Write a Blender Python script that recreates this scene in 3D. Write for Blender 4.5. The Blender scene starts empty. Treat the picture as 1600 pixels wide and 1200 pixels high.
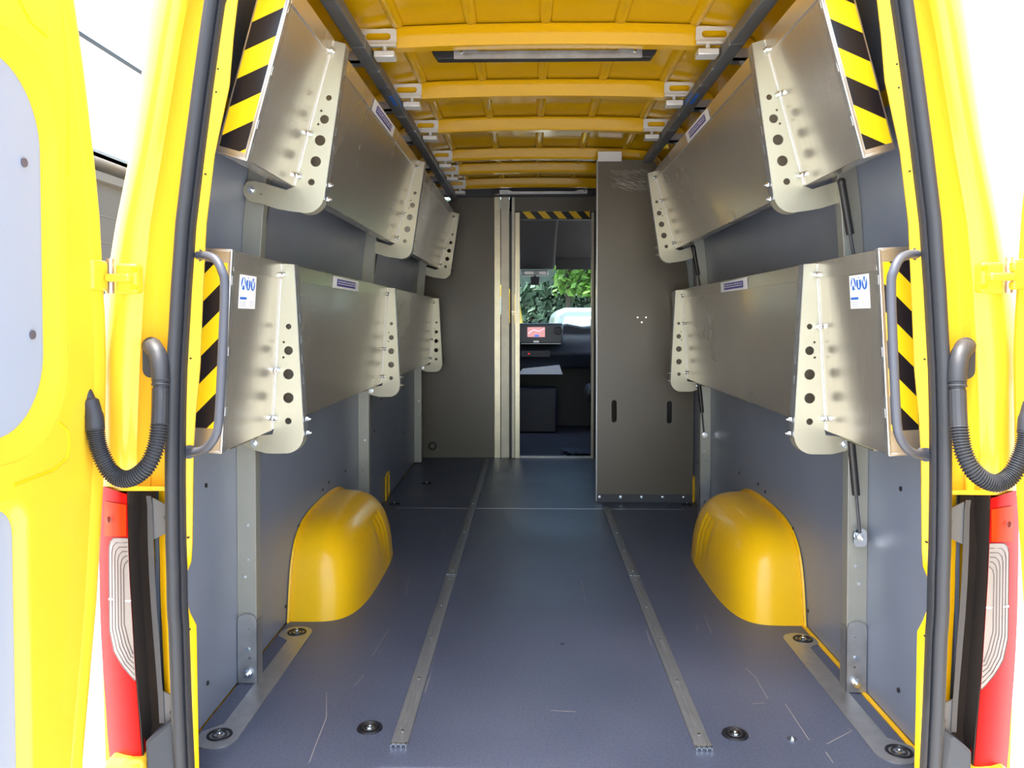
import bpy, math, random
from mathutils import Vector, Matrix
random.seed(4)
S = bpy.context.scene
COL = S.collection
PI = math.pi

# ------------------------------------------------------------------ camera
F = 1250.0
CAM = Vector((-0.052, 0.0, 1.05))
YAW, PITCH = 28/F, 35/F
cd = bpy.data.cameras.new('camera'); cam = bpy.data.objects.new('camera', cd); COL.objects.link(cam)
cd.sensor_width = 36; cd.lens = F/1600*36
cd.shift_y = -65/1600                      # principal point sits at row 535
cd.clip_start = 0.05; cd.clip_end = 300
cam.location = CAM
RM = Matrix.Rotation(YAW, 3, 'Z') @ Matrix.Rotation(PI/2-PITCH, 3, 'X')
cam.rotation_euler = RM.to_euler()
S.camera = cam
def U(u, v, D):
    """world point on the plane y = D behind photograph point (u, v)"""
    d = RM @ Vector(((u-800)/F, -(v-535)/F, -1))
    return CAM + d*(D/d.y)

# ------------------------------------------------------------------ light
w = bpy.data.worlds.new('sky'); S.world = w; w.use_nodes = True
nt = w.node_tree; nt.nodes.clear()
sky = nt.nodes.new('ShaderNodeTexSky'); sky.sky_type = 'NISHITA'
sky.sun_disc = False; sky.sun_elevation = math.radians(66); sky.sun_rotation = math.radians(200)
sky.air_density = 1.3; sky.dust_density = 2.5; sky.ozone_density = 1.2
bg = nt.nodes.new('ShaderNodeBackground'); bg.inputs['Strength'].default_value = 0.42
out = nt.nodes.new('ShaderNodeOutputWorld')
nt.links.new(sky.outputs[0], bg.inputs[0]); nt.links.new(bg.outputs[0], out.inputs[0])
sl = bpy.data.lights.new('sun', 'SUN'); so = bpy.data.objects.new('sun', sl); COL.objects.link(so)
sl.energy = 9.0; sl.angle = math.radians(0.6); sl.color = (1, .96, .88)
sdir = Vector((-0.16, -0.075, 1.0)).normalized()      # towards the sun
so.rotation_euler = sdir.to_track_quat('Z', 'Y').to_euler(); so.location = (3, -2, 8)
S.view_settings.view_transform = 'Standard'; S.view_settings.look = 'None'
S.view_settings.gamma = 1; S.view_settings.use_curve_mapping = False
S.view_settings.exposure = 1.0
S.cycles.max_bounces = 10; S.cycles.diffuse_bounces = 6; S.cycles.glossy_bounces = 5
S.cycles.use_denoising = True
S.cycles.sample_clamp_indirect = 6

# ------------------------------------------------------------------ materials
MATS = {}
def mat(name, col=(.5,.5,.5), rough=.5, metal=0, coat=0, noise=None, bump=None, emit=None, trans=0, alpha=None, stretch=(1,1,1), spec=None, ior=None):
    if name in MATS: return MATS[name]
    m = bpy.data.materials.new(name); m.use_nodes = True; MATS[name] = m
    n = m.node_tree.nodes; L = m.node_tree.links; b = n['Principled BSDF']
    b.inputs['Base Color'].default_value = (*col, 1); b.inputs['Roughness'].default_value = rough
    b.inputs['Metallic'].default_value = metal; b.inputs['Coat Weight'].default_value = coat
    b.inputs['Coat Roughness'].default_value = .06
    if spec is not None: b.inputs['Specular IOR Level'].default_value = spec
    if ior: b.inputs['IOR'].default_value = ior
    b.inputs['Transmission Weight'].default_value = trans
    if emit: b.inputs['Emission Color'].default_value = (*emit[0], 1); b.inputs['Emission Strength'].default_value = emit[1]
    if noise or bump:
        tc = n.new('ShaderNodeTexCoord'); mp = n.new('ShaderNodeMapping'); mp.inputs['Scale'].default_value = stretch
        L.new(tc.outputs['Object'], mp.inputs['Vector'])
    if noise:                                # (scale, amount, roughness amount)
        t = n.new('ShaderNodeTexNoise'); t.inputs['Scale'].default_value = noise[0]; t.inputs['Detail'].default_value = 6
        L.new(mp.outputs[0], t.inputs['Vector'])
        mr = n.new('ShaderNodeMapRange'); mr.inputs['From Min'].default_value = .3; mr.inputs['From Max'].default_value = .7
        mr.inputs['To Min'].default_value = 1-noise[1]; mr.inputs['To Max'].default_value = 1+noise[1]
        L.new(t.outputs[0], mr.inputs[0])
        mx = n.new('ShaderNodeVectorMath'); mx.operation = 'SCALE'; mx.inputs[0].default_value = col
        L.new(mr.outputs[0], mx.inputs['Scale']); L.new(mx.outputs[0], b.inputs['Base Color'])
        if len(noise) > 2:
            r = n.new('ShaderNodeMapRange'); r.inputs['From Min'].default_value = .3; r.inputs['From Max'].default_value = .7
            r.inputs['To Min'].default_value = rough-noise[2]; r.inputs['To Max'].default_value = rough+noise[2]
            L.new(t.outputs[0], r.inputs[0]); L.new(r.outputs[0], b.inputs['Roughness'])
    if bump:
        t = n.new('ShaderNodeTexNoise'); t.inputs['Scale'].default_value = bump[0]; t.inputs['Detail'].default_value = 3
        L.new(mp.outputs[0], t.inputs['Vector'])
        bp = n.new('ShaderNodeBump'); bp.inputs['Strength'].default_value = bump[1]; bp.inputs['Distance'].default_value = .002
        L.new(t.outputs[0], bp.inputs['Height']); L.new(bp.outputs[0], b.inputs['Normal'])
    return m

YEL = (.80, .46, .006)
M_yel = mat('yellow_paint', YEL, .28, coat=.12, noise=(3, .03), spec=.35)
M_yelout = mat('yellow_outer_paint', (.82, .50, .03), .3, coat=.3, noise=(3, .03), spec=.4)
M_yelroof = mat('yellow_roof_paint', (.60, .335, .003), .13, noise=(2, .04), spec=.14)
M_rub = mat('black_rubber', (.024, .026, .032), .55, bump=(60, .2))
M_ink = mat('matt_black', (.008, .009, .012), .45, spec=.3)
M_blk = mat('black_plastic', (.018, .017, .018), .4)
M_dgrey = mat('dark_grey_plastic', (.05, .052, .06), .5)
M_tube = mat('grey_handle_coating', (.060, .066, .085), .4)
M_zinc = mat('zinc_plate', (.43, .415, .325), .40, metal=.6, noise=(9, .03, .02))
M_galv = mat('galvanised_steel', (.40, .41, .42), .38, metal=.8, noise=(30, .12, .08))
M_rail = mat('dull_galvanised_rail', (.17, .18, .19), .5, metal=.45, noise=(50, .15, .08))
M_white = mat('white_plated_steel', (.72, .72, .70), .35, metal=.3)
M_bolt = mat('bright_zinc_bolt', (.75, .80, .84), .2, metal=1)
M_part = mat('grey_brown_board', (.112, .096, .070), .34, noise=(140, .06), bump=(220, .08), spec=.6)
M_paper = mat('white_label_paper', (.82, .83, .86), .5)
M_blue = mat('blue_print', (.02, .14, .55), .5)
M_violet = mat('violet_blue_print', (.05, .045, .30), .5)
M_lgrey = mat('grey_print', (.45, .47, .52), .6)
M_red = mat('red_lens', (.42, .006, .005), .35, spec=.1)
M_amber = mat('orange_red_lens', (.55, .04, .005), .35, spec=.1)
M_clear = mat('clear_lens', (.30, .27, .245), .3, spec=.2)
M_ridge = mat('clear_lens_ridge', (.09, .06, .055), .3)
M_tapeY = mat('tape_yellow', (.85, .52, .01), .35)
M_grass = mat('leaf_green', (.05, .13, .025), .6)

def aluminium():
    m = bpy.data.materials.new('brushed_aluminium'); m.use_nodes = True
    n = m.node_tree.nodes; L = m.node_tree.links; b = n['Principled BSDF']
    b.inputs['Metallic'].default_value = .82
    tc = n.new('ShaderNodeTexCoord')
    def nz(scale, stretch, det=5):
        mp = n.new('ShaderNodeMapping'); mp.inputs['Scale'].default_value = stretch
        L.new(tc.outputs['Object'], mp.inputs['Vector'])
        t = n.new('ShaderNodeTexNoise'); t.inputs['Scale'].default_value = scale; t.inputs['Detail'].default_value = det
        L.new(mp.outputs[0], t.inputs['Vector']); return t
    a = nz(14, (1, 14, .6)); c = nz(2.2, (1, 1, 1), 3)
    mr = n.new('ShaderNodeMapRange'); mr.inputs['From Min'].default_value = .3; mr.inputs['From Max'].default_value = .7
    mr.inputs['To Min'].default_value = .19; mr.inputs['To Max'].default_value = .29
    L.new(c.outputs[0], mr.inputs[0]); L.new(mr.outputs[0], b.inputs['Roughness'])
    cr = n.new('ShaderNodeValToRGB'); cr.color_ramp.elements[0].position = .3; cr.color_ramp.elements[1].position = .7
    cr.color_ramp.elements[0].color = (.60, .555, .49, 1); cr.color_ramp.elements[1].color = (.70, .65, .58, 1)
    L.new(a.outputs[0], cr.inputs[0]); L.new(cr.outputs[0], b.inputs['Base Color'])
    bp = n.new('ShaderNodeBump'); bp.inputs['Strength'].default_value = .05; bp.inputs['Distance'].default_value = .0004
    L.new(a.outputs[0], bp.inputs['Height']); L.new(bp.outputs[0], b.inputs['Normal'])
    return m
M_alu = aluminium()
M_alue = mat('aluminium_edge', (.66, .66, .66), .32, metal=.9, noise=(20, .08, .05))

def wallboard():
    m = bpy.data.materials.new('grey_wall_board'); m.use_nodes = True
    n = m.node_tree.nodes; L = m.node_tree.links; b = n['Principled BSDF']
    tc = n.new('ShaderNodeTexCoord')
    t = n.new('ShaderNodeTexNoise'); t.inputs['Scale'].default_value = 3; t.inputs['Detail'].default_value = 8
    L.new(tc.outputs['Object'], t.inputs['Vector'])
    cr = n.new('ShaderNodeValToRGB'); cr.color_ramp.elements[0].position = .25; cr.color_ramp.elements[1].position = .75
    cr.color_ramp.elements[0].color = (.155, .180, .235, 1); cr.color_ramp.elements[1].color = (.190, .218, .280, 1)
    L.new(t.outputs[0], cr.inputs[0]); L.new(cr.outputs[0], b.inputs['Base Color'])
    b.inputs['Roughness'].default_value = .38
    t2 = n.new('ShaderNodeTexNoise'); t2.inputs['Scale'].default_value = 260
    L.new(tc.outputs['Object'], t2.inputs['Vector'])
    bp = n.new('ShaderNodeBump'); bp.inputs['Strength'].default_value = .1; bp.inputs['Distance'].default_value = .001
    L.new(t2.outputs[0], bp.inputs['Height']); L.new(bp.outputs[0], b.inputs['Normal'])
    return m
M_wall = wallboard()

def floormat():
    m = bpy.data.materials.new('worn_blue_grey_plywood'); m.use_nodes = True
    n = m.node_tree.nodes; L = m.node_tree.links; b = n['Principled BSDF']
    tc = n.new('ShaderNodeTexCoord')
    def nz(s, det=6, st=(1,1,1)):
        mp = n.new('ShaderNodeMapping'); mp.inputs['Scale'].default_value = st
        L.new(tc.outputs['Object'], mp.inputs['Vector'])
        t = n.new('ShaderNodeTexNoise'); t.inputs['Scale'].default_value = s; t.inputs['Detail'].default_value = det
        L.new(mp.outputs[0], t.inputs['Vector']); return t
    big = nz(1.6, 7); fine = nz(150, 3)
    cr = n.new('ShaderNodeValToRGB'); cr.color_ramp.elements[0].position = .3; cr.color_ramp.elements[1].position = .72
    cr.color_ramp.elements[0].color = (.038, .050, .086, 1); cr.color_ramp.elements[1].color = (.066, .079, .122, 1)
    L.new(big.outputs[0], cr.inputs[0])
    def mix(a, bcol, fac):
        x = n.new('ShaderNodeMix'); x.data_type = 'RGBA'
        L.new(fac, x.inputs['Factor']); L.new(a, x.inputs[6]); x.inputs[7].default_value = (*bcol, 1)
        return x.outputs[2]
    def mth(op, a, v=None, b2=None):
        x = n.new('ShaderNodeMath'); x.operation = op
        L.new(a, x.inputs[0])
        if b2 is not None: L.new(b2, x.inputs[1])
        elif v is not None: x.inputs[1].default_value = v
        x.use_clamp = True
        return x.outputs[0]
    # long pale scratches: thin wiggly iso-lines of stretched noise, broken up by another noise
    col = cr.outputs[0]
    fr = n.new('ShaderNodeMapRange'); fr.inputs['From Min'].default_value = .35; fr.inputs['From Max'].default_value = .7
    fr.inputs['To Min'].default_value = 0; fr.inputs['To Max'].default_value = .14
    L.new(fine.outputs[0], fr.inputs[0]); col = mix(col, (.26, .27, .31), fr.outputs[0])
    L.new(col, b.inputs['Base Color'])
    rr = n.new('ShaderNodeMapRange'); rr.inputs['From Min'].default_value = .3; rr.inputs['From Max'].default_value = .7
    rr.inputs['To Min'].default_value = .36; rr.inputs['To Max'].default_value = .52
    L.new(big.outputs[0], rr.inputs[0]); L.new(rr.outputs[0], b.inputs['Roughness'])
    # anti-slip grid relief
    wx = n.new('ShaderNodeTexWave'); wx.inputs['Scale'].default_value = 55; wx.bands_direction = 'X'
    wy = n.new('ShaderNodeTexWave'); wy.inputs['Scale'].default_value = 55; wy.bands_direction = 'Y'
    for q in (wx, wy): L.new(tc.outputs['Object'], q.inputs['Vector'])
    ad = n.new('ShaderNodeMath'); ad.operation = 'ADD'; L.new(wx.outputs['Fac'], ad.inputs[0]); L.new(wy.outputs['Fac'], ad.inputs[1])
    bp = n.new('ShaderNodeBump'); bp.inputs['Strength'].default_value = .16; bp.inputs['Distance'].default_value = .001
    L.new(ad.outputs[0], bp.inputs['Height']); L.new(bp.outputs[0], b.inputs['Normal'])
    return m
M_floor = floormat()

def stripes(name, ky, kx, kz, off, per=.115):
    m = bpy.data.materials.new(name); m.use_nodes = True
    n = m.node_tree.nodes; L = m.node_tree.links; b = n['Principled BSDF']; b.inputs['Roughness'].default_value = .3
    tc = n.new('ShaderNodeTexCoord')
    dt = n.new('ShaderNodeVectorMath'); dt.operation = 'DOT_PRODUCT'; dt.inputs[1].default_value = (kx/per, ky/per, kz/per)
    L.new(tc.outputs['Object'], dt.inputs[0])
    ad = n.new('ShaderNodeMath'); ad.operation = 'ADD'; L.new(dt.outputs['Value'], ad.inputs[0]); ad.inputs[1].default_value = off+50
    fr = n.new('ShaderNodeMath'); fr.operation = 'FRACT'; L.new(ad.outputs[0], fr.inputs[0])
    gt = n.new('ShaderNodeMath'); gt.operation = 'GREATER_THAN'; L.new(fr.outputs[0], gt.inputs[0]); gt.inputs[1].default_value = .5
    mx = n.new('ShaderNodeMix'); mx.data_type = 'RGBA'; L.new(gt.outputs[0], mx.inputs['Factor'])
    mx.inputs[6].default_value = (.008, .008, .012, 1); mx.inputs[7].default_value = (.86, .55, .01, 1)
    L.new(mx.outputs[2], b.inputs['Base Color'])
    return m

# ------------------------------------------------------------------ mesh helpers
class MB:
    def __init__(s): s.v = []; s.f = []; s.m = []
    def add(s, vs, fs, m=0, T=None):
        o = len(s.v)
        s.v += [(T @ Vector(p)) if T else Vector(p) for p in vs]
        s.f += [tuple(i+o for i in f) for f in fs]; s.m += [m]*len(fs); return s
    def hexa(s, p, m=0, T=None):
        return s.add(p, [(0,3,2,1),(4,5,6,7),(0,1,5,4),(1,2,6,5),(2,3,7,6),(3,0,4,7)], m, T)
    def box(s, x0, x1, y0, y1, z0, z1, m=0, T=None):
        x0, x1 = sorted((x0, x1)); y0, y1 = sorted((y0, y1)); z0, z1 = sorted((z0, z1))
        return s.hexa([(x0,y0,z0),(x1,y0,z0),(x1,y1,z0),(x0,y1,z0),(x0,y0,z1),(x1,y0,z1),(x1,y1,z1),(x0,y1,z1)], m, T)
    def prism(s, pts, axis, a0, a1, m=0, T=None):
        """outline pts in the other two axes (kept in xyz order), extruded along axis"""
        def P(p, a):
            return {'x': (a, p[0], p[1]), 'y': (p[0], a, p[1]), 'z': (p[0], p[1], a)}[axis]
        k = len(pts); vs = [P(p, a0) for p in pts]+[P(p, a1) for p in pts]
        fs = [tuple(range(k))[::-1], tuple(range(k, 2*k))]+[(i, (i+1) % k, k+(i+1) % k, k+i) for i in range(k)]
        return s.add(vs, fs, m, T)
    def loft(s, rings, closed=False, m=0, T=None, caps=False):
        k = len(rings[0]); vs = [p for r in rings for p in r]; fs = []
        for i in range(len(rings)-1):
            for j in range(k if closed else k-1):
                a = i*k+j; b = i*k+(j+1) % k; fs.append((a, b, b+k, a+k))
        if caps: fs += [tuple(range(k))[::-1], tuple(range((len(rings)-1)*k, len(rings)*k))]
        return s.add(vs, fs, m, T)
    def tube(s, path, r, n=10, m=0, T=None, closed=False, caps=True):
        path = [Vector(p) for p in path]; N = len(path); rings = []
        up = None
        for i, p in enumerate(path):
            a = path[(i-1) % N] if (i or closed) else p; b = path[(i+1) % N] if (i < N-1 or closed) else p
            t = (b-a).normalized()
            if up is None:
                up = Vector((0,0,1)) if abs(t.z) < .9 else Vector((0,1,0))
            side = t.cross(up).normalized(); up = side.cross(t).normalized()
            rr = r[i] if isinstance(r, (list, tuple)) else r
            rings.append([p+(side*math.cos(q*2*PI/n)+up*math.sin(q*2*PI/n))*rr for q in range(n)])
        if closed: rings.append(rings[0])
        return s.loft(rings, True, m, T, caps and not closed)
    def cyl(s, a, b, r, n=14, m=0, r2=None, T=None):
        return s.tube([a, b], [r, r if r2 is None else r2], n, m, T)
    def sphere(s, c, r, n=10, m=0, sc=(1,1,1)):
        rings = []
        for i in range(n//2+1):
            th = PI*i/(n//2); rr = max(math.sin(th), .001)
            rings.append([Vector(c)+Vector((r*sc[0]*rr*math.cos(2*PI*j/n), r*sc[1]*rr*math.sin(2*PI*j/n), r*sc[2]*math.cos(th))) for j in range(n)])
        return s.loft(rings, True, m)
    def plate(s, outer, holes, t, T, m=0):
        """flat plate with real holes, outline in local XY, thickness t along local Z"""
        cu = bpy.data.curves.new('tmp', 'CURVE'); cu.dimensions = '2D'; cu.fill_mode = 'BOTH'; cu.extrude = t/2
        for pts in [outer]+holes:
            sp = cu.splines.new('POLY'); sp.points.add(len(pts)-1)
            for q, p in zip(sp.points, pts): q.co = (p[0], p[1], 0, 1)
            sp.use_cyclic_u = True
        ob = bpy.data.objects.new('tmp', cu); me = bpy.data.meshes.new_from_object(ob)
        s.add([v.co.copy() for v in me.vertices], [tuple(p.vertices) for p in me.polygons], m, T)
        bpy.data.objects.remove(ob); bpy.data.curves.remove(cu); bpy.data.meshes.remove(me); return s
    def bolt(s, c, axis, r=.009, m=0, washer=True):
        c = Vector(c); a = Vector(axis).normalized()
        if washer: s.cyl(c, c+a*r*.3, r*1.5, 14, m)
        s.cyl(c+a*r*.3, c+a*r*1.0, r, 6, m); s.cyl(c+a*r, c+a*r*1.9, r*.5, 8, m); return s
    def build(s, name, mats, parent=None, angle=35, bevel=0, seg=2, flip=False):
        if not isinstance(mats, (list, tuple)): mats = [mats]
        if parent is not None: org = Vector(parent['_org'])
        else:
            xs = [p.x for p in s.v]; ys = [p.y for p in s.v]; zs = [p.z for p in s.v]
            org = Vector(((min(xs)+max(xs))/2, (min(ys)+max(ys))/2, min(zs)))
        me = bpy.data.meshes.new(name); me.from_pydata([p-org for p in s.v], [], s.f)
        for mm in mats: me.materials.append(mm)
        me.polygons.foreach_set('material_index', s.m)
        import bmesh
        bm = bmesh.new(); bm.from_mesh(me); bmesh.ops.recalc_face_normals(bm, faces=bm.faces); bm.to_mesh(me); bm.free()
        me.shade_smooth(); me.set_sharp_from_angle(angle=math.radians(angle))
        o = bpy.data.objects.new(name, me); COL.objects.link(o); o['_org'] = tuple(org)
        if parent is not None: o.parent = parent
        else: o.location = org
        if bevel:
            b = o.modifiers.new('bevel', 'BEVEL'); b.width = bevel; b.segments = seg; b.limit_method = 'ANGLE'; b.angle_limit = math.radians(40)
        return o
def empty(name, loc):
    o = bpy.data.objects.new(name, None); COL.objects.link(o); o.location = loc; o['_org'] = tuple(loc); o.empty_display_size = .1; return o
def thing(o, label, cat, group=None):
    o['label'] = label; o['category'] = cat
    if group: o['group'] = group
    return o
def struct(o, label=None):
    o['kind'] = 'structure'
    if label: o['label'] = label
    return o
def circ(cx, cy, r, n=18): return [(cx+r*math.cos(2*PI*i/n), cy+r*math.sin(2*PI*i/n)) for i in range(n)]
def rrect(x0, y0, x1, y1, r, n=6):
    p = []
    for cx, cy, a in ((x1-r, y1-r, 0), (x0+r, y1-r, 90), (x0+r, y0+r, 180), (x1-r, y0+r, 270)):
        for i in range(n+1):
            t = math.radians(a+90*i/n); p.append((cx+r*math.cos(t), cy+r*math.sin(t)))
    return p
def frame(o, ex, ey, ez): return Matrix(((ex[0], ey[0], ez[0], o[0]), (ex[1], ey[1], ez[1], o[1]), (ex[2], ey[2], ez[2], o[2]), (0,0,0,1)))
def interp(tab, z):
    if z <= tab[0][0]: return tab[0][1]
    for (a, x), (b, y) in zip(tab, tab[1:]):
        if z <= b: return x+(y-x)*(z-a)/(b-a)
    return tab[-1][1]
def catmull(pts, n=8):
    pts = [Vector(p) for p in pts]; P = [pts[0]*2-pts[1]]+pts+[pts[-1]*2-pts[-2]]; o = []
    for i in range(1, len(P)-2):
        for k in range(n):
            t = k/n; a, b, c, d = P[i-1:i+3]
            o.append(.5*((2*b)+(c-a)*t+(2*a-5*b+4*c-d)*t*t+(3*b-a-3*c+d)*t**3))
    o.append(pts[-1]); return o

SIDES = ((-1, 'left'), (1, 'right'))
WX = [(-.1,.897),(.75,.895),(1.1,.885),(1.35,.868),(1.6,.838),(1.8,.79),(1.95,.725)]
wx = lambda z: interp(WX, z)

# ------------------------------------------------------------------ floor
fl = struct(empty('floor', (0, 3.9, 0)))
MB().box(-.94,.94,1.74,6.1,-.06,-.022).build('sub_floor', M_yel, fl)
MB().box(-.8935,.880,1.79,4.428,-.02,0).build('floor_board', M_floor, fl)
MB().box(-.8935,.8925,4.433,6.06,-.02,0).build('floor_board', M_floor, fl)
MB().box(-.8,.8,4.426,4.435,-.02,.0008).build('joint_strip', M_galv, fl)
m = MB().cyl((.054,2.569,0),(.054,2.569,.002),.006,10); m.build('screw', M_blk, fl)
m = MB(); m.cyl((.605,1.99,0),(.605,1.99,.002),.012,14); m.bolt((.605,1.99,.001),(0,0,1),.005); m.build('screw', M_bolt, fl)

# floor rails (four aluminium strips)
for s, side in SIDES:
    for (y0, y1, wh) in ((1.935, 3.235, 'rear'), (3.245, 6.0 if s < 0 else 4.45, 'front')):
        e = empty('floor_rail', (s*.374, (y0+y1)/2, 0))
        prof = [(-.022,.0005),(-.0205,.006),(-.013,.0075),(.013,.0075),(.0205,.006),(.022,.0005)]
        m = MB(); m.prism([(s*.374+a, b) for a, b in prof], 'y', y0, y1)
        m.build('rail_profile', M_rail, e)
        g = MB()
        for q in (-.006, .006): g.box(s*.374+q-.0012, s*.374+q+.0012, y0+.003, y1-.003, .007, .0086)
        g.build('groove_ridge', M_galv, e)
        c = MB()
        for q in (-.019,-.007,.006,.018): c.box(s*.374+q-.0015, s*.374+q+.0015, y0-.006, y0+.004, .001, .0095)
        c.box(s*.374-.021, s*.374+.021, y0-.006, y0-.002, .0075, .010)
        c.build('toothed_end', M_bolt, e)
        y = y0+.06
        while y < min(y1, 5.2):
            MB().cyl((s*.374,y,.0075),(s*.374,y,.0098),.0045,10).build('rivet', M_bolt, e); y += .30
        thing(e, 'aluminium floor rail on the %s, %s' % (side, 'nearest the open doors' if wh == 'rear' else ('running on to the cab partition' if s < 0 else 'ending at the tall board')), 'floor rail', 'riveted aluminium floor rails')

# scratches worn into the floor
def onfloor(u, v):
    d = U(u, v, 1.0)-CAM; return CAM+d*(-CAM.z/d.z)
sm = MB()
for ln in ([(1165,1044),(1179,1056),(1200,1092)],[(1227,1100),(1264,1156)],[(1292,1162),(1331,1142),(1323,1137)],[(510,1081),(510,1121),(494,1162),(483,1192)],[(608,983),(581,1025)],[(569,1054),(554,1071)],[(696,829),(683,858)],
           [(1088,975),(1090,985)],[(1100,960),(1112,990)],[(672,1057),(664,1082)],[(1175,1100),(1195,1098)],[(640,900),(633,930)],[(1290,1175),(1302,1192)],[(908,905),(915,940)],[(1010,985),(1018,1010)],[(860,1110),(900,1112)]):
    for a, b in zip(ln, ln[1:]):
        A, B = onfloor(*a), onfloor(*b); t = (B-A).normalized(); n_ = Vector((-t.y, t.x, 0))*.0011
        sm.add([A-n_, A+n_, B+n_, B-n_, A-n_+Vector((0,0,.0003)), A+n_+Vector((0,0,.0003)), B+n_+Vector((0,0,.0003)), B-n_+Vector((0,0,.0003))], [(0,1,2,3),(7,6,5,4),(0,4,5,1),(1,5,6,2),(2,6,7,3),(3,7,4,0)])
o = sm.build('scratch_mark', mat('scratched_wood', (.22,.20,.19), .7), fl); o['kind'] = 'stuff'
# tie-down points
def tie(x, y, label):
    e = empty('tie_down_point', (x, y, 0))
    m = MB()
    ring = [[(x+rr*math.cos(a)*1.0, y+rr*math.sin(a), zz) for a in [2*PI*i/28 for i in range(28)]] for rr, zz in ((.033,.0005),(.031,.005),(.026,.0055),(.022,.001))]
    m.loft(ring, True); m.build('rubber_rim', M_ink, e)
    MB().cyl((x,y,.0003),(x,y,.0012),.0235,24).build('recess_bottom', M_ink, e)
    MB().tube([(x+.017*math.cos(a), y+.017*math.sin(a), .004) for a in [2*PI*i/20 for i in range(20)]], .0025, 6, closed=True).build('lashing_ring', M_blk, e)
    MB().bolt((x,y,.001),(0,0,1),.0075).build('bolt', M_bolt, e)
    thing(e, label, 'tie-down', 'lashing points in the floor')
tie(-.463, 2.02, 'black floor lashing point left of centre beside the left rear rail end')
tie(.468, 2.01, 'black floor lashing point right of centre beside the right rear rail end')
tie(-.835, 1.975, 'black lashing point on the near end of the left metal floor strip')
tie(.845, 1.935, 'black lashing point on the near end of the right metal floor strip')
tie(-.833, 2.64, 'black lashing point on the far end of the left strip, behind which the arch stands')
tie(.845, 2.62, 'black lashing point on the far end of the right strip, before the arch')
tie(-.825, 4.52, 'small dark lashing point at the left wall just past the wheel arch')
tie(.84, 4.54, 'small dark lashing point at the foot of the tall board on the right')
tie(-.715, 5.1, 'farthest dark lashing point, left of the long front rail')

# galvanised floor strips
for s, side in SIDES:
    x0 = s*.84
    out_ = []
    y0, y1 = (1.96, 2.64) if s < 0 else (1.93, 2.62)
    xi, xo = .783, .845
    pts = [(s*xi, y0), (s*xi, y1)]
    for i in range(13):
        a = math.radians(-25+i*22); pts.append((s*(.835+.050*math.sin(PI/2-a+PI)*-1 if False else s*(.0)+0), 0)) if False else None
    arcf = [(s*(.835-.052*math.cos(a)), y1+.05*math.sin(a)) for a in [PI*i/10 for i in range(11)]]
    arcn = [(s*(.835-.052*math.cos(a)), y0+.05*math.sin(a)) for a in [PI+PI*i/10 for i in range(11)]]
    pts = arcf+[(s*.887, y1-.03), (s*xo, y1-.07), (s*xo, y0+.07), (s*.887, y0+.03)]+arcn
    m = MB(); m.prism(pts, 'z', .0002, .0028)
    thing(m.build('floor_strip', M_galv), 'grey galvanised floor strip with round ends along the %s wall' % side, 'metal strip', 'galvanised strips between lashing points')

# ------------------------------------------------------------------ side walls
def hole(e, s, y, z, r=.006):
    x = s*(wx(z)-.001); MB().cyl((x,y,z),(x-s*.003,y,z),r,10).build('screw', M_blk, e)
for s, side in SIDES:
    e = struct(empty('wall_'+side, (s*.9, 3.9, 0)))
    zs = [-.05,.3,.75,.95,1.1,1.35,1.6,1.7,1.8,1.88,1.95,2.0]
    m = MB(); off = .014
    m.loft([[(s*(wx(z)+off), y, z) for y in (1.78, 6.1)] for z in zs]+[[(s*(wx(z)+off+.02), y, z) for y in (1.78, 6.1)] for z in zs[::-1]])
    m.build('body_side', M_yel, e)
    seams = [1.785, 2.335, 3.96, 5.84, 6.06] if s < 0 else [1.785, 2.32, 4.27, 6.06]
    for (z0, z1) in ((.003, .712), (.742, 1.585), (1.63, 1.90)):
        zz = [z0]+[z for z in (.2,.45,.75,.95,1.1,1.25,1.35,1.5,1.6,1.7,1.8,1.88) if z0+.02 < z < z1-.02]+[z1]
        for a, b in zip(seams, seams[1:]):
            m = MB()
            m.loft([[(s*wx(z), a+.003, z), (s*wx(z), b-.003, z)] for z in zz]+[[(s*(wx(z)+.009), a+.003, z), (s*(wx(z)+.009), b-.003, z)] for z in zz[::-1]])
            m.loft([[(s*wx(z), a+.003, z), (s*(wx(z)+.009), a+.003, z)] for z in zz])
            m.loft([[(s*wx(z), b-.003, z), (s*(wx(z)+.009), b-.003, z)] for z in zz])
            m.build('wall_board', M_wall, e)
    for (y, z) in ((2.05,.10),(2.72,.06),(2.88,.30),(3.22,.36),(3.32,.37),(3.62,.36),(4.3,.45),(4.5,.25),(4.5,.6),(5.3,.3),(5.3,.6),(2.05,.62)): hole(e, s, y, z)
    if s > 0: MB().box(.881,.8945,1.79,2.74,-.02,.0025).build('sill_edge', M_yel, e)
    # yellow recess cut-out near the floor
    rc = MB().plate(rrect(0,0,.09,.15,.02), [rrect(.025,.02,.075,.13,.012)], .006, frame((s*.893,4.60 if s>0 else 4.66,0),(0,1,0),(0,0,1),(s,0,0)))
    rc.box(s*.885,s*.892,4.60,4.64,.0,.14)
    rc.build('lashing_bracket', M_yel, e)

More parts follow.
